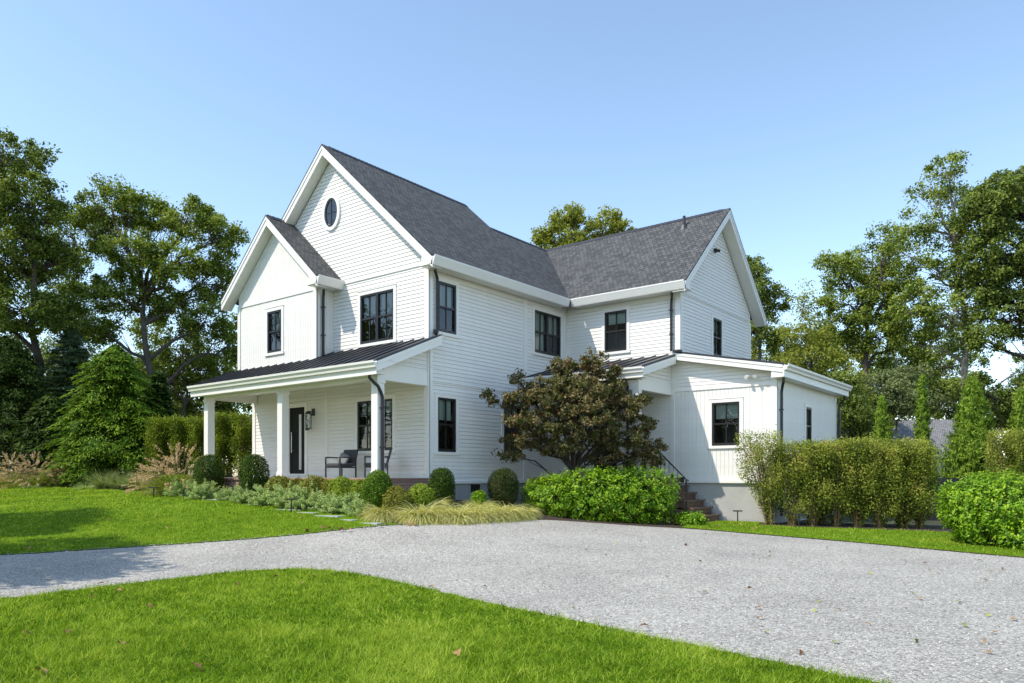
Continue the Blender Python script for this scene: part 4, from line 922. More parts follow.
# evergreens at the left lawn edge
spire('arborvitae', 'big bushy evergreen with drooping sprays at the left lawn edge', 116, 31.6, 346, 50, 'conifer', 'evergreen', 'evergreens along the left lawn', 1000, 56, .15, .52, .6, .02, .30, .34, .12, round_=.26, dense_in=.5)
spire('arborvitae', 'dark evergreen filling the left picture edge', 6, 34.5, 338, 66, 'coniferdark', 'evergreen', 'evergreens along the left lawn', 1000, 56, .15, .52, .6, .02, .30, .34, .12, round_=.3, dense_in=.5)
spire('arborvitae', 'bright shoulder evergreen overlapping the big bushy one', 88, 31.0, 392, 34, 'conifer', 'evergreen', 'evergreens along the left lawn', 520, 50, .145, .52, .6, .02, .30, .34, .1, round_=.3, dense_in=.5)
spire('arborvitae', 'low bright evergreen at the right foot of the big bushy one', 142, 31.0, 405, 26, 'conifer', 'evergreen', 'evergreens along the left lawn', 420, 50, .145, .52, .6, .02, .30, .34, .1, round_=.3, dense_in=.5)
spire('white_pine', 'soft blue green pine behind the big left evergreen', 72, 36, 330, 46, 'pine', 'pine', None, 1100, 26, .30, .62, .1, .03, .09, .2, .12, round_=.3)
spire('arborvitae', 'low dark evergreen between the pine and the left edge evergreen', 50, 33.5, 395, 40, 'coniferdark', 'evergreen', 'evergreens along the left lawn', 1000, 18, .18, .6, .32, .02, .34, .13, .1, round_=.3)
spire('arborvitae', 'narrow dark evergreen between big left evergreen and clipped hedge', 158, 33, 372, 24, 'coniferdark', 'evergreen', 'evergreens along the left lawn', 800, 18, .18, .6, .32, .02, .34, .13, .1, round_=.3)
# behind the house
broadleaf('oak_tree', 'sunlit tree top rising behind the roof valley', 580, 44, [(570, 232, 26, 18, 0), (548, 240, 16, 16, 0), (606, 226, 18, 14, 1), (580, 262, 40, 18, 0), (622, 232, 12, 16, 0), (573, 214, 12, 9, 0)], 'oaklight', 'bark', .25, 42, 70, .22, .42, cat='oak', group='tall oaks around the house', up=.6)
broadleaf('oak_tree', 'dark tree half hidden behind the right gable end', 760, 42, [(752, 290, 22, 24, 0), (775, 300, 14, 12, 0), (762, 330, 26, 18, 0), (750, 268, 10, 12, 0), (735, 310, 20, 30, 1), (785, 350, 14, 14, 0)], 'oakdark', 'bark', .22, 34, 70, .20, .42, cat='oak', group='tall oaks around the house')
broadleaf('birch_tree', 'slender yellow green sapling beside the low wing eave', 812, 33, [(806, 300, 10, 14, 0), (800, 330, 18, 16, 0), (826, 338, 16, 18, 0), (812, 362, 28, 18, 0), (838, 375, 22, 20, 0), (790, 362, 18, 14, 1), (850, 400, 20, 18, 0)], 'oaklight', 'bark', .09, 38, 34, .15, .42, cat='sapling', up=.6)
broadleaf('oak_tree', 'dark rounded oak right of the low wing', 868, 41, [(838, 272, 24, 18, 0), (870, 262, 24, 20, 1), (850, 305, 30, 22, 0), (895, 290, 26, 26, 0), (872, 335, 34, 20, 0), (910, 330, 26, 22, 1), (840, 345, 26, 20, 1), (888, 238, 18, 12, 0), (905, 372, 30, 18, 0)], 'oak', 'bark', .28, 27, 85, .20, .48, cat='oak', group='tall oaks around the house', bare=.04)
broadleaf('oak_tree', 'tallest oak with pale forked trunk and sparse top', 965, 38, [(945, 168, 20, 14, 0), (930, 190, 20, 14, 0), (955, 200, 18, 14, 1), (920, 225, 24, 14, 0), (948, 238, 26, 16, 0), (905, 255, 22, 14, 0), (935, 275, 28, 18, 0), (975, 262, 22, 20, 1), (915, 305, 24, 18, 0), (958, 310, 30, 18, -1), (930, 345, 28, 18, 1)], 'oak', 'palebark', .24, 21, 66, .19, .46, cat='oak', group='tall oaks around the house', bare=.10, trunk_top=13, lean=-.4)
broadleaf('oak_tree', 'massive oak at the right picture edge with dark spreading limbs', 1046, 36, [(1010, 195, 34, 24, 0), (985, 215, 26, 24, 0), (1040, 200, 40, 30, 1), (1000, 255, 34, 26, 0), (1050, 265, 40, 36, 0), (978, 290, 22, 20, 1), (1015, 310, 36, 22, 0), (1060, 330, 36, 34, 0), (985, 340, 20, 12, 0), (1020, 395, 22, 14, 0), (960, 385, 26, 10, 1)], 'oakdark', 'darkbark', .36, 27, 85, .20, .48, cat='oak', group='tall oaks around the house', bare=.04)
broadleaf('willow_oak', 'pale grey green tree with drooping foliage above the far roof', 884, 37, [(876, 388, 22, 14, 0), (898, 400, 24, 14, 0), (858, 402, 18, 16, 0), (930, 402, 20, 10, 1), (905, 378, 22, 10, 1)], 'sage', 'bark', .14, 46, 75, .18, .42)
broadleaf('understory_tree', 'shrubby tree behind the low wing downspout', 852, 31, [(850, 415, 18, 20, 0), (866, 425, 18, 18, 0), (842, 385, 12, 16, 0)], 'oakdark', 'bark', .1, 44, 70, .15, .35)
for px, d, lobes in ((690, 70, [(640, 420, 60, 40, 0), (720, 420, 60, 40, 0), (780, 425, 50, 35, 0)]), (990, 62, [(960, 410, 40, 26, 0), (1040, 420, 50, 26, 0)]), (420, 75, [(380, 440, 70, 40, 0), (470, 440, 70, 40, 0)]), (230, 66, [(215, 425, 40, 30, 0), (270, 430, 40, 30, 0), (160, 425, 40, 30, 0)]), (-20, 60, [(-40, 400, 70, 50, 0), (40, 420, 60, 40, 0)])):
    broadleaf('distant_tree', {690: 'distant dark tree behind the low wing', 990: 'distant low tree behind the right conifers', 420: 'distant tree behind the farmhouse', 230: 'distant tree seen past the left porch post', -20: 'distant dark tree behind the left evergreens'}[px], px, d, lobes, 'oakdark', 'bark', .3, 16, 90, .36, .9, cat='tree')
# bright conifers over the right hedge
spire('conifer', 'slim bright conifer in front of the grey far roof', 922, 27, 377, 14, 'thuja', 'conifer', 'bright conifers behind the hedge', 520, 22, .13, .95, .2, .03, .26, .12, .06, True, .10)
spire('conifer', 'broad bright conifer right of the far roof', 972, 25, 379, 34, 'thuja', 'conifer', 'bright conifers behind the hedge', 1400, 22, .14, .85, .2, .03, .26, .15, .08, True, .10)
spire('conifer', 'bright conifer at the right picture edge', 1020, 25, 392, 22, 'thuja', 'conifer', 'bright conifers behind the hedge', 800, 22, .14, .9, .2, .03, .26, .14, .07, True, .10)
spire('conifer', 'small darker conifer left of the far roof', 882, 27, 398, 16, 'thuja', 'conifer', 'bright conifers behind the hedge', 520, 22, .13, .9, .2, .03, .26, .14, .06, True, .10)
# trees standing beyond the left side of the drive, whose shade lies over the lawn
for i, (u, d, hgt) in enumerate(((-15.0, 10.5, 9.0), (-19.5, 14.5, 11.0), (-15.5, 3.0, 10.0), (-25, 9, 12.5))):
    b = EYE[:2] + u * AXU + d * AXD; k = d / FOC if False else 1
    px = 512 + u / d * FOC; k = FOC / d; hm = lambda z: HOR - (z - 1.55) * k
    broadleaf('roadside_tree', ['young oak left of the drive shading the lawn', 'taller oak left of the lawn', 'oak beside the drive entrance', 'large oak far left of the lawn'][i], px, d, [(px, hm(hgt), 1.6 * k, 1.2 * k, 0), (px - 1.4 * k, hm(hgt - 1.8), 1.6 * k, 1.3 * k, .8), (px + 1.4 * k, hm(hgt - 2.0), 1.6 * k, 1.2 * k, -.8), (px, hm(hgt - 3.2), 2.0 * k, 1.2 * k, .5)], 'oak', 'bark', .2, 1500 * (d / FOC) ** 2 * 9, 60, .24, .5, cat='oak')

# the wood across the road in front of the house, mirrored in its windows
b = np.array((-20.0, -33.0)); u, d = ud(*b)
def front_tree(x, y, hgt, lb):
    r = empty('roadside_tree', (x, y, hz(x, y) - .1)); tag(r, lb, 'oak'); m = MB(); m.tube([(0, 0, 0), (.1, 0, hgt * .4), (0, .1, hgt * .9)], [.35, .25, .05], 8); C = []
    for k in range(60):
        an = rng.uniform(0, 6.28); z = rng.uniform(.22, 1) * hgt; q = hgt * .38 * math.sqrt(max(.05, 1 - ((z / hgt - .6) / .45) ** 2)) * rng.uniform(.5, 1); p = np.array([q * math.cos(an), q * math.sin(an), z]); C.append(p); m.tube([(0, 0, z * .75), tuple(p)], [.07, .02], 4, False)
    C = np.repeat(np.array(C), 90, 0); P = C + nrm(rng.normal(size=C.shape)) * rng.random((len(C), 1)) ** .5 * hgt * .11
    leaf_cloud('crown', P, rng.normal(size=P.shape) + np.array([0, 0, .5]), .42 * rng.uniform(.7, 1.2, len(P)), M['oakdark'], r, None, .6); o = m.build('trunk', M['bark']); o.parent = r; return r
ft = front_tree(-16, -34, 15, 'oak across the road facing the middle of the porch')
for x, y, sc_, lb in ((-23, -32, 1.1, 'large oak across the road left of the porch axis'), (-31, -30, 1.0, 'oak across the road at the far end of the lawn'), (-39, -25, 1.15, 'tall oak beyond the lawn far left of the drive'), (-9, -38, 1.1, 'oak across the road behind the drive entrance'), (-27, -39, 1.2, 'tallest oak in the back row across the road'), (-47, -17, 1.1, 'oak at the far left corner of the plot')):
    copy_thing(ft, (x, y, hz(x, y) - .1), rng.uniform(0, 6.28), sc_, lb)

# ------------------------------------------------------------------ clipped shrubs, hedges, grasses
def shell_points(n, a, b, c, pw=2.0, inner=.35, cut=-.95):
    """points near the surface of a super-ellipsoid; returns offsets, normals"""
    dr = nrm(rng.normal(size=(n, 3))); k = (np.abs(dr) ** pw).sum(-1) ** (-1 / pw); p = dr * k[:, None]
    f = np.where(rng.random(n) < inner, rng.uniform(.55, .95, n), rng.uniform(.93, 1.03, n)); p = p * f[:, None]
    N = nrm(np.sign(dr) * np.abs(p) ** (pw - 1) / np.array([a, b, c])); p = p * np.array([a, b, c])
    q = p[:, 2] > cut * c; return p[q], N[q]
def clipped(name, label, xy, a, hgt, leaf, n=9000, size=.036, pw=2.3, cat='boxwood', group=None, b=None, lump=.03, z=None, mat_lo=None):
    x, y = xy; z = hz(x, y) - .03 if z is None else z; b = b or a; c = hgt / 2
    r = empty(name, (x, y, z)); tag(r, label, cat, group)
    n = int(n * 1.3); P, N = shell_points(n, a, b, c, pw, .45); ph = rng.uniform(0, 6, 6)
    w = 1 + lump * (np.sin(P[:, 0] / a * 3.1 + ph[0]) + np.sin(P[:, 1] / b * 3.7 + ph[1]) + np.sin(P[:, 2] / c * 3.3 + ph[2]) + .7 * np.sin(P[:, 0] / a * 9 + ph[3]) * np.sin(P[:, 2] / c * 8 + ph[4]))
    P = P * w[:, None] + rng.normal(0, size * .35, P.shape); P[:, 2] += c
    NN = nrm(N * .8 + rng.normal(0, .55, P.shape) + np.array([0, 0, .25])); k = len(P)
    big = .10 * np.sin(P[:, 0] * 9 + ph[5]) * np.sin(P[:, 2] * 8 + ph[1])
    leaf_cloud('foliage', P, NN, size * rng.uniform(.75, 1.3, k), M[leaf], r, .48 + big + rng.normal(0, .2, k), .6)
    m = MB()
    for j in range(5): an = j * 1.26; m.tube([(.05 * math.cos(an), .05 * math.sin(an), 0), (a * .35 * math.cos(an), b * .35 * math.sin(an), hgt * .6)], [.018, .008], 5)
    o = m.build('stem', M['darkbark']); o.parent = r; return r
def S(px, d): return site(px, d)
def SYp(px, y): return site(px, (y - EYE[1]) / (AXD[1] + (px - 512) / FOC * AXU[1]))
G1 = 'clipped boxwoods along the porch'
def dep(xy): return ud(*xy)[1]
def bx(lb, xy, hw, ytop, ybot, leaf, n=10000, pw=2.4):
    d = dep(xy); z = hz(*xy) - .03; clipped('boxwood', lb, xy, hw * d / FOC, zat(ytop, d) - z, leaf, n, .036, pw, group=G1, z=z, lump=.022)
bx('leftmost clipped boxwood in front of the left porch post', SYp(208.5, -2.5), 13.5, 456, 489, 'box', 12000, 2.7)
bx('clipped egg shaped boxwood between left and middle porch posts', SYp(254, -2.5), 13.8, 455, 491, 'box', 12000, 2.4)
bx('round bright green boxwood ball at the foot of the corner porch post', SYp(377.5, -2.4), 15.2, 470.5, 501, 'boxbright', 11000, 2.05)
bx('clipped boxwood at the house corner under the side window', S(441.5, 18.6), 12, 468, 498, 'box', 9500, 2.5)
bx('bronze tinged dome boxwood beside the bright hedge', S(503, 19.6), 14, 468, 499, 'boxdark', 9500, 2.3)
G2 = 'low azalea mounds before the porch'
for px, Y, hw, yt, yb, lf, lb in ((280, -2.35, 14, 477, 497, 'azalea', 'olive azalea mound right of the egg shaped boxwood'), (298, -2.3, 11, 479, 497, 'azalea', 'small olive azalea under the middle porch post'), (315, -2.4, 15, 476.5, 499, 'azalea', 'rounded olive azalea mound in front of the door'), (331, -2.3, 12, 481, 498, 'azalea', 'low dull azalea left of the yellow green one'), (343, -2.45, 14, 478, 500, 'azalea2', 'yellow green azalea below the left armchair'), (358, -2.3, 10, 482, 500, 'azalea2', 'little bright azalea beside the boxwood ball'),
                             (398, -1.4, 14, 487, 503, 'azalea', 'rusty olive azalea right of the boxwood ball'), (420, -.9, 13, 485.5, 503, 'azalea2', 'yellow green azalea left of the house corner boxwood'), (177, -2.5, 16, 474, 492, 'azalea2', 'green mound under the pink fountain grass'), (476, 1.1, 7, 492, 503, 'euon', 'small bright seedling shrub below the crawl vent')):
    xy = SYp(px, Y) if px < 390 or px == 177 else {398: S(398, 17.2), 420: S(420, 17.6), 476: S(479, 18.8)}[px]; d = dep(xy)
    clipped('azalea', lb, xy, hw * d / FOC, zat(yt, d) - hz(*xy) + .06, lf, 5200, .046, 2.1, 'azalea', G2, lump=.09, z=hz(*xy) - .06)

def mound(name, a, c, n, leaf, size, wid, cat, group):
    r = empty(name); tag(r, None, cat, group); ph = rng.uniform(0, 6, 4)
    ns = 70; dirs = nrm(np.stack([rng.normal(size=ns), rng.normal(size=ns), np.abs(rng.normal(size=ns)) + .25], -1)); ln = rng.uniform(.75, 1.12, ns)
    si = rng.integers(0, ns, n); t = rng.uniform(.35, 1.0, n); P = dirs[si] * (ln[si] * t)[:, None] * np.array([a, a, c]) + rng.normal(0, .022, (n, 3))
    P[:, 2] = np.maximum(P[:, 2], .02); T = nrm(dirs[si] + rng.normal(0, .7, (n, 3))); N = nrm(rng.normal(size=(n, 3)) + np.array([0, 0, .8]))
    leaf_cloud('foliage', P, N, size * rng.uniform(.7, 1.3, n), M[leaf], r, .35 + .3 * t + rng.normal(0, .17, n), wid, T)
    m = MB()
    for i in range(0, ns, 2): m.tube([(0, 0, 0), tuple(dirs[i] * ln[i] * np.array([a, a, c]) * .95)], [.005, .002], 3, False)
    o = m.build('stem', M['tanbark']); o.parent = r; return r
cat0 = mound('catmint', .54, .60, 8500, 'catmint', .050, .42, 'catmint', 'grey green catmint edging the porch bed')
cm = [(162, -2.75, .85, 'leftmost catmint mound beside the path light'), (181, -2.85, .95, 'pale catmint mound under the pink fountain grass'), (203, -2.95, .95, 'catmint mound in front of the leftmost boxwood'), (228, -2.75, .72, 'catmint mound with bare earth showing beneath'), (246, -2.8, .82, 'catmint mound in front of the egg shaped boxwood'), (268, -2.75, 1.0, 'catmint mound left of the lawn path light'), (289, -2.65, 1.05, 'catmint mound directly behind the lawn path light'), (309, -2.65, 1.05, 'catmint mound in front of the rounded azalea'), (328, -2.65, 1.05, 'catmint mound below the left armchair'), (346, -2.65, 1.0, 'catmint mound left of the boxwood ball'), (362, -2.75, .85, 'catmint mound touching the golden grass'), (336, -2.85, .7, 'small catmint mound at the lawn edge below the armchair'), (300, -2.85, .7, 'small catmint mound at the lawn edge right of light')]
for i, (px, d, sc_, lb) in enumerate(cm):
    x, y = SYp(px, d); loc = (x, y, hz(x, y) - .02); rz = rng.uniform(0, 6.28)
    if i == 0: cat0.location = loc; cat0.rotation_euler.z = rz; cat0.scale = (sc_,) * 3; cat0['label'] = lb
    else: copy_thing(cat0, loc, rz, (sc_ * rng.uniform(.9, 1.1), sc_, sc_ * rng.uniform(.85, 1.1)), lb)

def tuft(name, n, L, W, droop, leaf, cat, group, spread=.10, upright=1.0, plumes=0, plume_mat='plume', plen=.2):
    r = empty(name); tag(r, None, cat, group); an = rng.uniform(0, 6.28, n); lean = (.22 + np.abs(rng.normal(0, .5, n))) / upright
    base = np.stack([np.cos(an) * spread * rng.random(n), np.sin(an) * spread * rng.random(n), np.zeros(n)], -1)
    d = np.stack([np.cos(an) * lean, np.sin(an) * lean, np.ones(n)], -1)
    blades('blades', base, d, L * rng.uniform(.6, 1.15, n), W * rng.uniform(.7, 1.3, n), droop * rng.uniform(.7, 1.3, n), M[leaf], r, rng.normal(.5, .24, n), 6)
    if plumes:
        m = MB(); P = []; T = []
        for k in range(plumes):
            a = rng.uniform(0, 6.28); le = abs(rng.normal(.55, .3)) / upright; dv = nrm(np.array([math.cos(a) * le, math.sin(a) * le, 1.0])); h = L * rng.uniform(.95, 1.3); tip = dv * h + np.array([0, 0, -.25 * le * h])
            m.tube([(0, 0, 0), tuple(dv * h * .6), tuple(tip)], .003, 3, False); dd = nrm(tip - dv * h * .6 + np.array([math.cos(a), math.sin(a), -.1]) * .15)
            q = 46; t = rng.uniform(-.2, 1, q); P.append(tip + dd * (t * plen)[:, None] + rng.normal(0, .014, (q, 3)) * (1.2 - np.abs(t - .4))[:, None]); T.append(nrm(dd + rng.normal(0, .35, (q, 3))))
        P = np.concatenate(P); T = np.concatenate(T); leaf_cloud('plumes', P, rng.normal(size=P.shape), .045 * rng.uniform(.7, 1.3, len(P)), M[plume_mat], r, None, .35, T)
        o = m.build('stalk', M['tanbark']); o.parent = r
    return r
def place(src, spots):
    for i, (px, d, sc_, lb) in enumerate(spots):
        x, y = S(px, d); loc = (x, y, hz(x, y) - .03); rz = rng.uniform(0, 6.28)
        if i == 0: src.location = loc; src.rotation_euler.z = rz; src.scale = (sc_,) * 3; src['label'] = lb
        else: copy_thing(src, loc, rz, (sc_ * rng.uniform(.92, 1.1), sc_ * rng.uniform(.92, 1.1), sc_ * rng.uniform(.92, 1.08)), lb)
gg = 'golden grass clumps edging the gravel'
place(tuft('golden_grass', 2900, .80, .015, 2.35, 'gold', 'grass clump', gg, .10, .85), [(382, 17.0, .80, 'leftmost golden grass clump beside the catmint'), (420, 16.9, .90, 'golden grass clump right of the dark path light'), (457, 17.1, .88, 'golden grass clump below the house corner boxwood'), (492, 17.7, .86, 'golden grass clump in front of the bronze boxwood')])
place(tuft('golden_grass', 2900, .77, .015, 2.3, 'gold', 'grass clump', gg, .11, .8), [(397, 17.2, .74, 'golden grass clump just left of the dark path light'), (439, 17.0, .92, 'tallest golden grass clump below the porch corner'), (475, 17.4, .90, 'golden grass clump below the crawl vent'), (507, 18.0, .84, 'greener golden grass clump left of the hedge'), (522, 18.4, .70, 'rightmost golden grass clump touching the hedge')])
place(tuft('golden_grass', 2200, .78, .015, 2.3, 'gold', 'grass clump', gg, .1, .85), [(432, 17.9, .8, 'golden grass clump behind the tallest one'), (480, 18.5, .8, 'golden grass clump at the foot of the bronze boxwood')])
place(tuft('fountain_grass', 1100, .95, .010, 1.1, 'fount', 'grass clump', 'plumed fountain grasses', .16, .62, 110, plen=.20), [(179, 23.0, 1.28, 'large fountain grass with pink plumes left of the porch'), (34, 30.4, 1.25, 'fountain grass with pink plumes under the left evergreens'), (12, 31.0, 1.2, 'fountain grass with pink plumes at the left picture edge'), (163, 23.6, 1.0, 'lower fountain grass leaning left of the large plumed one')])
place(tuft('striped_grass', 620, .80, .016, 1.0, 'strap', 'grass clump', 'striped grasses at the lawn edge', .12, 1.0), [(104, 28.0, 1.1, 'striped grass tuft below the big left evergreen'), (121, 27.6, 1.05, 'pale striped grass right of the first striped tuft'), (137, 26.8, 1.05, 'striped grass tuft left of the pink fountain grass')])
place(tuft('sedge_tuft', 600, .42, .010, 1.5, 'catmint', 'grass clump', 'low pale tufts at the lawn edge', .16, .7), [(31, 29.6, 1.0, 'low pale tuft below the plumed grass at left'), (86, 28.4, 1.0, 'low pale tuft beside the striped grass')])

def bushy(name, label, x, y, a, b, hgt, rz, leaf, n, size, cat, group=None, tips=260, z=None, pw=2.6, lump=.07, open_=.0):
    """glossy broad-leaved shrub: leaf whorls at the tips of many shoots over an inner mass"""
    z = hz(x, y) - .04 if z is None else z; r = empty(name, (x, y, z), rz); tag(r, label, cat, group); c = hgt / 2
    tips = int(tips * 1.25); n = int(n * 1.25); P, N = shell_points(tips, a, b, c, pw, .4); ph = rng.uniform(0, 6, 6)
    w = 1 + lump * (np.sin(P[:, 0] * 2.6 + ph[0]) + np.sin(P[:, 1] * 3.1 + ph[1]) + np.sin(P[:, 2] * 4.5 + ph[2]) + rng.normal(0, .6, len(P)))
    P = P * w[:, None]; P[:, 2] = np.maximum(P[:, 2] + c, .05); k = len(P); per = max(1, n // k); ci = np.repeat(np.arange(k), per); tot = k * per
    ax = nrm(N + np.array([0, 0, .55]) + rng.normal(0, .3, N.shape)); ln = rng.uniform(-.12, .05, tot)
    A = ax[ci]; rad = nrm(np.cross(A, rng.normal(size=(tot, 3)))); T = nrm(rad + A * rng.uniform(.1, .9, (tot, 1))); C = P[ci] + A * ln[:, None] + T * size * .5 + rng.normal(0, .03, (tot, 3))
    Nn = nrm(np.cross(np.cross(T, A), T) * 1.0 + rng.normal(0, .3, (tot, 3)) + A * .4 + np.array([-.15, -.3, .2]))
    tn = np.repeat(rng.normal(.5, .17, k), per) + ln * 1.2 + rng.normal(0, .13, tot)
    leaf_cloud('foliage', C, Nn, size * rng.uniform(.7, 1.25, tot), M[leaf], r, tn, .52, T)
    m = MB()
    for j in range(0, k, max(1, k // 40)): p = P[j]; m.tube([(p[0] * .25, p[1] * .25, 0), (p[0] * .6, p[1] * .6, p[2] * .55), tuple(p * .97)], [.016, .010, .004], 4, False)
    o = m.build('stem', M['tanbark']); o.parent = r; return r
x, y = S(615, 20.0); bushy('evergreen_shrub', 'big bright green rounded hedge shrub before the side entry', x, y, 1.50, .90, 1.36, R(42), 'euon', 22000, .070, 'shrub', 'bright glossy shrubs beside the gravel', 1900)
x, y = S(553, 19.9); bushy('evergreen_shrub', 'smaller bright shrub at the left end of the hedge', x, y, .78, .7, 1.08, 0, 'euon', 8000, .068, 'shrub', 'bright glossy shrubs beside the gravel', 420)
x, y = S(990, 15.3); bushy('evergreen_shrub', 'large bright green shrub at the right edge of the gravel', x, y, .90, .82, 1.46, 0, 'euon', 18000, .066, 'shrub', 'bright glossy shrubs beside the gravel', 1500)
x, y = S(1026, 14.6); bushy('evergreen_shrub', 'low green shrub cut by the right picture edge', x, y, .5, .5, .62, 0, 'euon', 3600, .07, 'shrub', 'bright glossy shrubs beside the gravel', 300)
x, y = S(691, 19.6); bushy('evergreen_shrub', 'low spreading shrub at the foot of the entry steps', x, y, .40, .30, .34, R(20), 'euon', 3200, .06, 'shrub', 'bright glossy shrubs beside the gravel', 320)

# bronze Japanese maple in front of the side entry
broadleaf('japanese_maple', 'bronze leaved multi stem maple in front of the side entry', 573, 20.6, [(548, 386, 26, 10, 0), (578, 374, 22, 11, .3), (526, 398, 22, 9, -.2), (604, 388, 24, 12, .2), (570, 402, 34, 12, -.6), (503, 400, 14, 6, 0), (489, 395, 8, 4, 0), (535, 422, 30, 11, -.3), (585, 424, 36, 13, -.6), (625, 408, 20, 12, 0), (640, 424, 18, 10, .3), (594, 358, 12, 7, 0), (561, 366, 14, 7, .2), (524, 440, 24, 7, 0), (509, 455, 12, 5, 0), (650, 446, 14, 9, .2), (616, 440, 24, 11, -.2), (517, 378, 8, 6, 0), (556, 446, 26, 8, -.2), (602, 456, 20, 8, .1), (640, 460, 22, 9, .3), (645, 400, 10, 6, .1), (580, 390, 30, 12, -.5), (610, 372, 10, 6, 0)],
          'maple', 'darkbark', .09, 60, 50, .108, .185, cat='maple', fork=.10, up=.9, flat=.8, trunk_top=1.3, stems=6, clump_var=.12, bare=.04)

def privet(name, label, x, y, hgt, a, b, n, cat='hedge plant', group=None, leaf='privet', stems=7, open_low=.45, size=.055, lean=(0, 0), rz=0):
    z = hz(x, y) - .04; r = empty(name, (x, y, z), rz); tag(r, label, cat, group); m = MB(); tops = []
    for k in range(stems):
        an = rng.uniform(0, 6.28); q = rng.uniform(.25, 1); tp = np.array([a * .9 * q * math.cos(an) + lean[0], b * .9 * q * math.sin(an) + lean[1], hgt * rng.uniform(.82, 1.0)]); bs = np.array([.07 * math.cos(an), .07 * math.sin(an), 0])
        md = bs * .4 + tp * .45 + np.array([0, 0, hgt * .08]); pts = [bs, md, tp]; m.tube(pts, [.024, .017, .006], 5, False); tops.append(pts)
        for j in range(12):
            t = rng.uniform(.12, 1); p = bs * (1 - t) ** 2 + 2 * md * t * (1 - t) + tp * t * t; e = p + np.array([*rng.normal(0, .17, 2), rng.uniform(.05, .3)]); e[2] = min(e[2], hgt); m.tube([tuple(p), tuple(e)], [.006, .003], 3, False)
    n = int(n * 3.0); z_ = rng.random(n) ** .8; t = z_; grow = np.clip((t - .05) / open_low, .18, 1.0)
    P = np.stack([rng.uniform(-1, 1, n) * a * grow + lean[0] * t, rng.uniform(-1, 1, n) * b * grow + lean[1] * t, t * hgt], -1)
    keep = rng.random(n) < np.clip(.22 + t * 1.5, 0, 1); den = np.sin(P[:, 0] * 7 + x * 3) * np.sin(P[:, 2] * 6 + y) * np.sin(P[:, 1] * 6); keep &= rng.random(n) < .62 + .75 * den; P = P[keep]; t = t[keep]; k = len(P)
    P = P + rng.normal(0, .035, P.shape); sh = t > .93; P[sh, 2] += np.abs(rng.normal(0, .07, sh.sum()))
    N = nrm(rng.normal(size=(k, 3)) * .8 + np.array([-.3, -.55, .6])); T = nrm(rng.normal(size=(k, 3)) * .7 + np.array([0, 0, .7]))
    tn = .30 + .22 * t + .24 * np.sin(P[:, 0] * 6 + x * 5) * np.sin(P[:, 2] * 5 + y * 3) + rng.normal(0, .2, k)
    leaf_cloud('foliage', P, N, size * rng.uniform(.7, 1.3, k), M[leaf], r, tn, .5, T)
    o = m.build('stem', M['russet']); o.parent = r; return r
hg = 'privet plants of the right hedge'
for i, (x, y, hh, a, n, lb) in enumerate(((7.02, 5.72, 2.32, .46, 3600, 'loose arching privet at the left end of the right hedge'), (7.55, 5.95, 2.02, .42, 5200, 'privet second from the left in the right hedge'), (8.02, 6.10, 2.0, .42, 5600, 'privet behind the dark path light by the hedge'), (8.5, 6.4, 2.02, .42, 5600, 'privet with tan fan of stems left of hedge centre'), (9.0, 6.58, 2.04, .42, 6000, 'privet at the centre of the right hedge'), (9.5, 6.78, 2.02, .42, 6000, 'privet just right of the hedge centre'), (10.0, 7.0, 2.02, .42, 6000, 'privet second from the right in the hedge'), (10.32, 7.2, 2.0, .30, 4400, 'privet at the right end of the hedge beside black fence'))):
    privet('privet', lb, x, y, hh + .12 + rng.normal(0, .05), a * 1.3, .42, int(n * 1.35), group=hg, lean=((-.25, 0) if i == 0 else (0, 0)), open_low=.2 if i else .5)
for i, (x, y) in enumerate(((8.0, 6.85), (8.9, 7.25), (9.8, 7.6))):
    privet('privet', ['back row privet behind the left half of the hedge', 'back row privet behind the hedge centre', 'back row privet behind the right hedge end'][i], x, y, 1.98, .5, .34, 6500, group=hg, open_low=.3)
hg2 = 'clipped hedge plants beside the porch'
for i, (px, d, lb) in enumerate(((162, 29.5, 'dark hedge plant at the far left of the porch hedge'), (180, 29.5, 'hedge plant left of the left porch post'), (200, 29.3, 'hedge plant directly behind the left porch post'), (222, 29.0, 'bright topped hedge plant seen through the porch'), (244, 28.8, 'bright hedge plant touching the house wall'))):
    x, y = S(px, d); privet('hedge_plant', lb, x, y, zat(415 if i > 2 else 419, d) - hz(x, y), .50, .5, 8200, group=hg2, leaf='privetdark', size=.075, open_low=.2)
for i, (px, lb) in enumerate(((1004, 'brown stemmed hedge plant behind the right edge shrub'), (1026, 'brown stemmed hedge plant at the right picture edge'))):
    x, y = S(px, 22.5); privet('privet', lb, x, y, zat(432, 22.5) - hz(x, y), .45, .4, 6000, group='privet plants beyond the black fence')

# ------------------------------------------------------------------ far house, fence, lights, stepping stones, fallen leaves
nx, ny = S(905, 47); nh = empty('neighbour_house', (nx, ny, .3), TH); tag(nh, 'far house with weathered grey roof behind the right hedge', 'house')
m = MB(); m.box(-4.5, 5.2, 0, 6, 0, 2.7); o = m.build('wall', M['cream']); o.parent = nh
m = MB(); zt = zat(416, 47) - .3
roof(m, [(-5, -.5, 2.4), (5.6, -.5, 2.4), (5.6, 3.0, zt), (-5, 3.0, zt)], .08, (1, 0, 0), (0, 1, .7)); roof(m, [(5.6, 6.5, 2.4), (-5, 6.5, 2.4), (-5, 3.0, zt), (5.6, 3.0, zt)], .08, (1, 0, 0), (0, -1, .7)); o = m.build('roof', M['shingle_far']); o.parent = nh
for wx in (-2.5, 1.5): m = MB(); m.box(wx - .5, wx + .5, -.03, .02, 1.0, 2.2); o = m.build('window', M['blackwood']); o.parent = nh
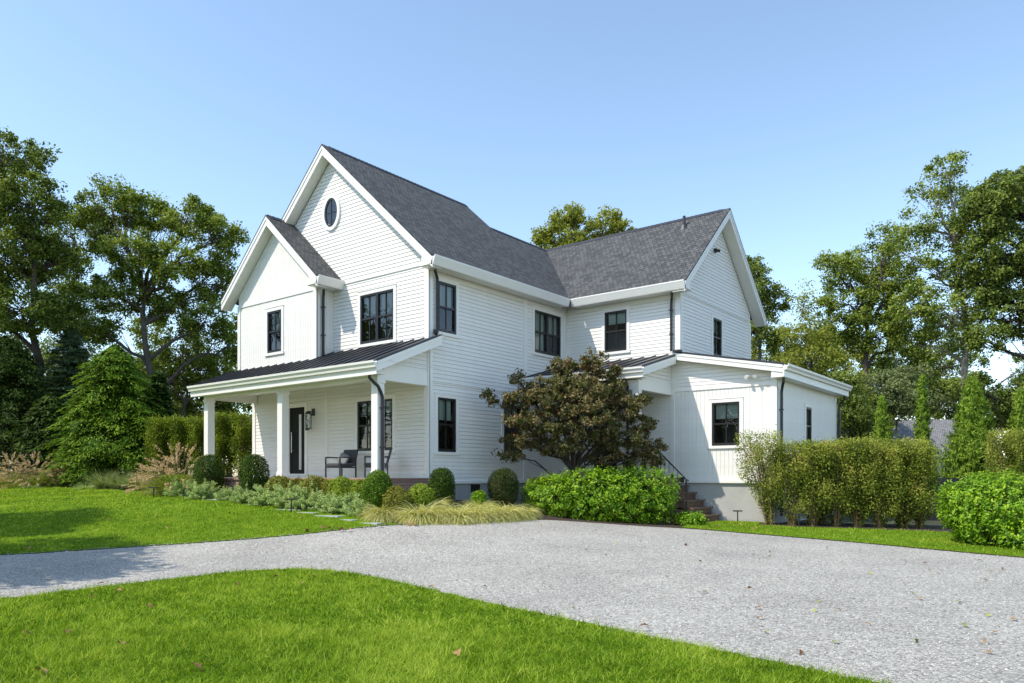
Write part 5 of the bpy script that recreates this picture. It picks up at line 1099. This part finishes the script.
fx, fy = S(930, 22.5); fn = empty('fence', (fx, fy, .15), TH); tag(fn, 'black board fence behind the right shrub', 'fence')
m = MB()
for k in range(16): m.box(.14 * k + .005, .14 * k + .135, 0, .02, .05, 1.34)
o = m.build('board_panel', M['fence']); o.parent = fn
for k in (0, 1.1, 2.24): m = MB(); m.box(k - .05, k + .05, .02, .12, -.3, 1.42); o = m.build('post', M['fence']); o.parent = fn
pl = empty('path_light'); tag(pl, None, 'path light', 'black T shaped path lights')
m = MB(); m.tube([(0, 0, -.1), (0, 0, .30)], .016, 8); o = m.build('stem', M['black']); o.parent = pl
m = MB(); m.box(-.125, .125, -.03, .03, .30, .335); o = m.build('lamp_head', M['black'], bevel=.004); o.parent = pl
for i, (x, y, z_, lb) in enumerate(((*SYp(153.5, -3.55), .0, 'path light at the left end of the catmint'), (*SYp(291.3, -3.3), .0, 'path light standing in the lawn before the catmint'), (1.25, -2.35, .07, 'path light half sunk among golden grass clumps'), (5.35, 4.6, .0, 'path light at the foot of the entry steps'), (6.02, 6.05, .0, 'path light against the grey foundation of low wing'), (7.9, 5.37, .0, 'path light below the privet hedge'))):
    loc = (x, y, hz(x, y) + z_); 
    if i == 0: pl.location = loc; pl.rotation_euler.z = TH; pl['label'] = lb
    else: copy_thing(pl, loc, TH + rng.normal(0, .2), None, lb)
for x, y, w, h_, lb in ((-5.6, -2.92, .9, .34, 'farthest stepping stone at the left end of path'), (-3.42, -2.82, .8, .36, 'stepping stone left of the lawn path light'), (-1.75, -2.98, .8, .36, 'stepping stone at the foot of the lawn path light'), (-.85, -3.11, .6, .36, 'small stepping stone right of the lawn path light'), (-.02, -3.15, .75, .42, 'stepping stone in the middle of the path'), (.72, -3.2, .4, .34, 'smallest stepping stone half under grass'), (1.08, -2.80, .72, .36, 'stepping stone beside the golden grass'), (1.33, -3.13, .62, .36, 'stepping stone nearest the gravel')):
    m = MB(); m.prism([(-w / 2, -h_ / 2 + .02, -.03), (w / 2 - .03, -h_ / 2, -.03), (w / 2, h_ / 2 - .04, -.03), (-w / 2 + .04, h_ / 2, -.03)], (0, 0, .075)); o = m.build('stepping_stone', M['stone'], bevel=.01)
    o.location = (x, y, hz(x, y) - .036); o.rotation_euler.z = R(12); tag(o, lb, 'stepping stone', 'bluestone stepping stones')

def litter(px, py):
    for dd in np.arange(4.5, 30, .05):
        x, y = site(px, dd); 
        if zat(py, dd) < hz(x, y): return x, y
    return None
def leaf_mesh(mat):
    k = 9; t = np.linspace(0, 1, k); wd = .5 * np.sin(math.pi * t ** .8) * (1 + .35 * np.sin(t * 22)); V = []; 
    for a, w in zip(t, wd): cz = .22 * math.sin(a * 2.6) ; V += [(a - .5, -w * .62, cz + .22 * w), (a - .5, 0, cz), (a - .5, w * .62, cz + .26 * w)]
    f = []
    for i in range(k - 1):
        for j in range(2): f.append((3 * i + j, 3 * i + j + 1, 3 * i + 4 + j, 3 * i + 3 + j))
    return np.array(V), f
LV, LF = leaf_mesh(None)
protos = {}
for mt in ('dryleaf', 'greenleaf'):
    for v in range(3):
        idx = np.array(LF).ravel(); o = np_mesh('fallen_leaf', LV * np.array([1, .8 + .2 * v, 1]), np.full(len(LF), 4), idx, M[mt], None, np.full(len(LF), .2 + .3 * v) + rng.normal(0, .1, len(LF)))
        protos[mt, v] = o.data; bpy.data.objects.remove(o)
def fallen(px, py, mt, size, label, group, lift=.012):
    q = litter(px, py)
    if q is None: return
    o = bpy.data.objects.new('fallen_leaf', protos[mt, int(rng.integers(0, 3))]); COL.objects.link(o); s_ = size * rng.uniform(.8, 1.25)
    o.location = (q[0], q[1], hz(*q) + lift); o.scale = (s_,) * 3; o.rotation_euler = (rng.normal(0, .25), rng.normal(0, .25), rng.uniform(0, 6.28)); tag(o, label, 'leaf', group)
gl, ll = 'dry leaves on the gravel', 'dry leaves on the front lawn'
for px, py in ((430, 559), (533, 540), (432, 588), (542, 526), (586, 551), (706, 535), (735, 537), (753, 556), (770, 553), (828, 549), (860, 551), (905, 562), (925, 565), (938, 575), (758, 610), (686, 546), (750, 590), (760, 620), (838, 611), (1014, 622), (1003, 570), (985, 582), (995, 635), (920, 600), (985, 645), (868, 626), (700, 562), (640, 542), (605, 556), (800, 655), (990, 655)):
    fallen(px, py, 'dryleaf', .075, 'small dry brown leaf lying on the pale gravel', gl)
for px, py in ((485, 588), (540, 570), (548, 568), (596, 531), (617, 545), (666, 577), (550, 589), (770, 558), (780, 580), (820, 603), (815, 612), (911, 594), (930, 571), (990, 573), (958, 604), (988, 617), (964, 628), (915, 643), (835, 645), (767, 634), (705, 594), (573, 610), (870, 575), (980, 562)):
    fallen(px, py, 'greenleaf', .075, 'small yellow green leaf lying on the pale gravel', 'green leaves on the gravel')
for px, py in ((119, 595), (92, 602), (101, 588), (68, 637), (276, 580), (302, 587), (314, 579), (237, 588), (195, 675), (40, 680), (120, 650), (150, 611), (432, 591), (644, 632), (458, 660), (26, 640)):
    fallen(px, py, 'dryleaf', .095, 'dry brown leaf lying in the front lawn grass', ll, .045)
for px, py in ((73, 498), (155, 518), (57, 533), (30, 552), (140, 546), (4, 500), (110, 522), (28, 551), (300, 520), (168, 531)):
    fallen(px, py, 'dryleaf', .09, 'dry brown leaf lying in the left lawn grass', 'dry leaves on the left lawn', .055)
for px, py in ((323, 530), (330, 531), (338, 530), (306, 533), (342, 532), (350, 532), (363, 530), (385, 526), (408, 526), (462, 523.5), (380, 528), (415, 526)):
    fallen(px, py, 'dryleaf', .13, 'curled brown leaf along the left gravel edge', 'dry leaves along the gravel edge', .03)
for px, py in ((710, 530), (718, 529), (757, 530), (778, 531), (884, 531), (900, 532), (752, 531), (740, 527), (775, 528)):
    fallen(px, py, 'dryleaf', .10, 'tan leaf lying on the grass strip by the hedge', 'leaves on the grass strip', .05)
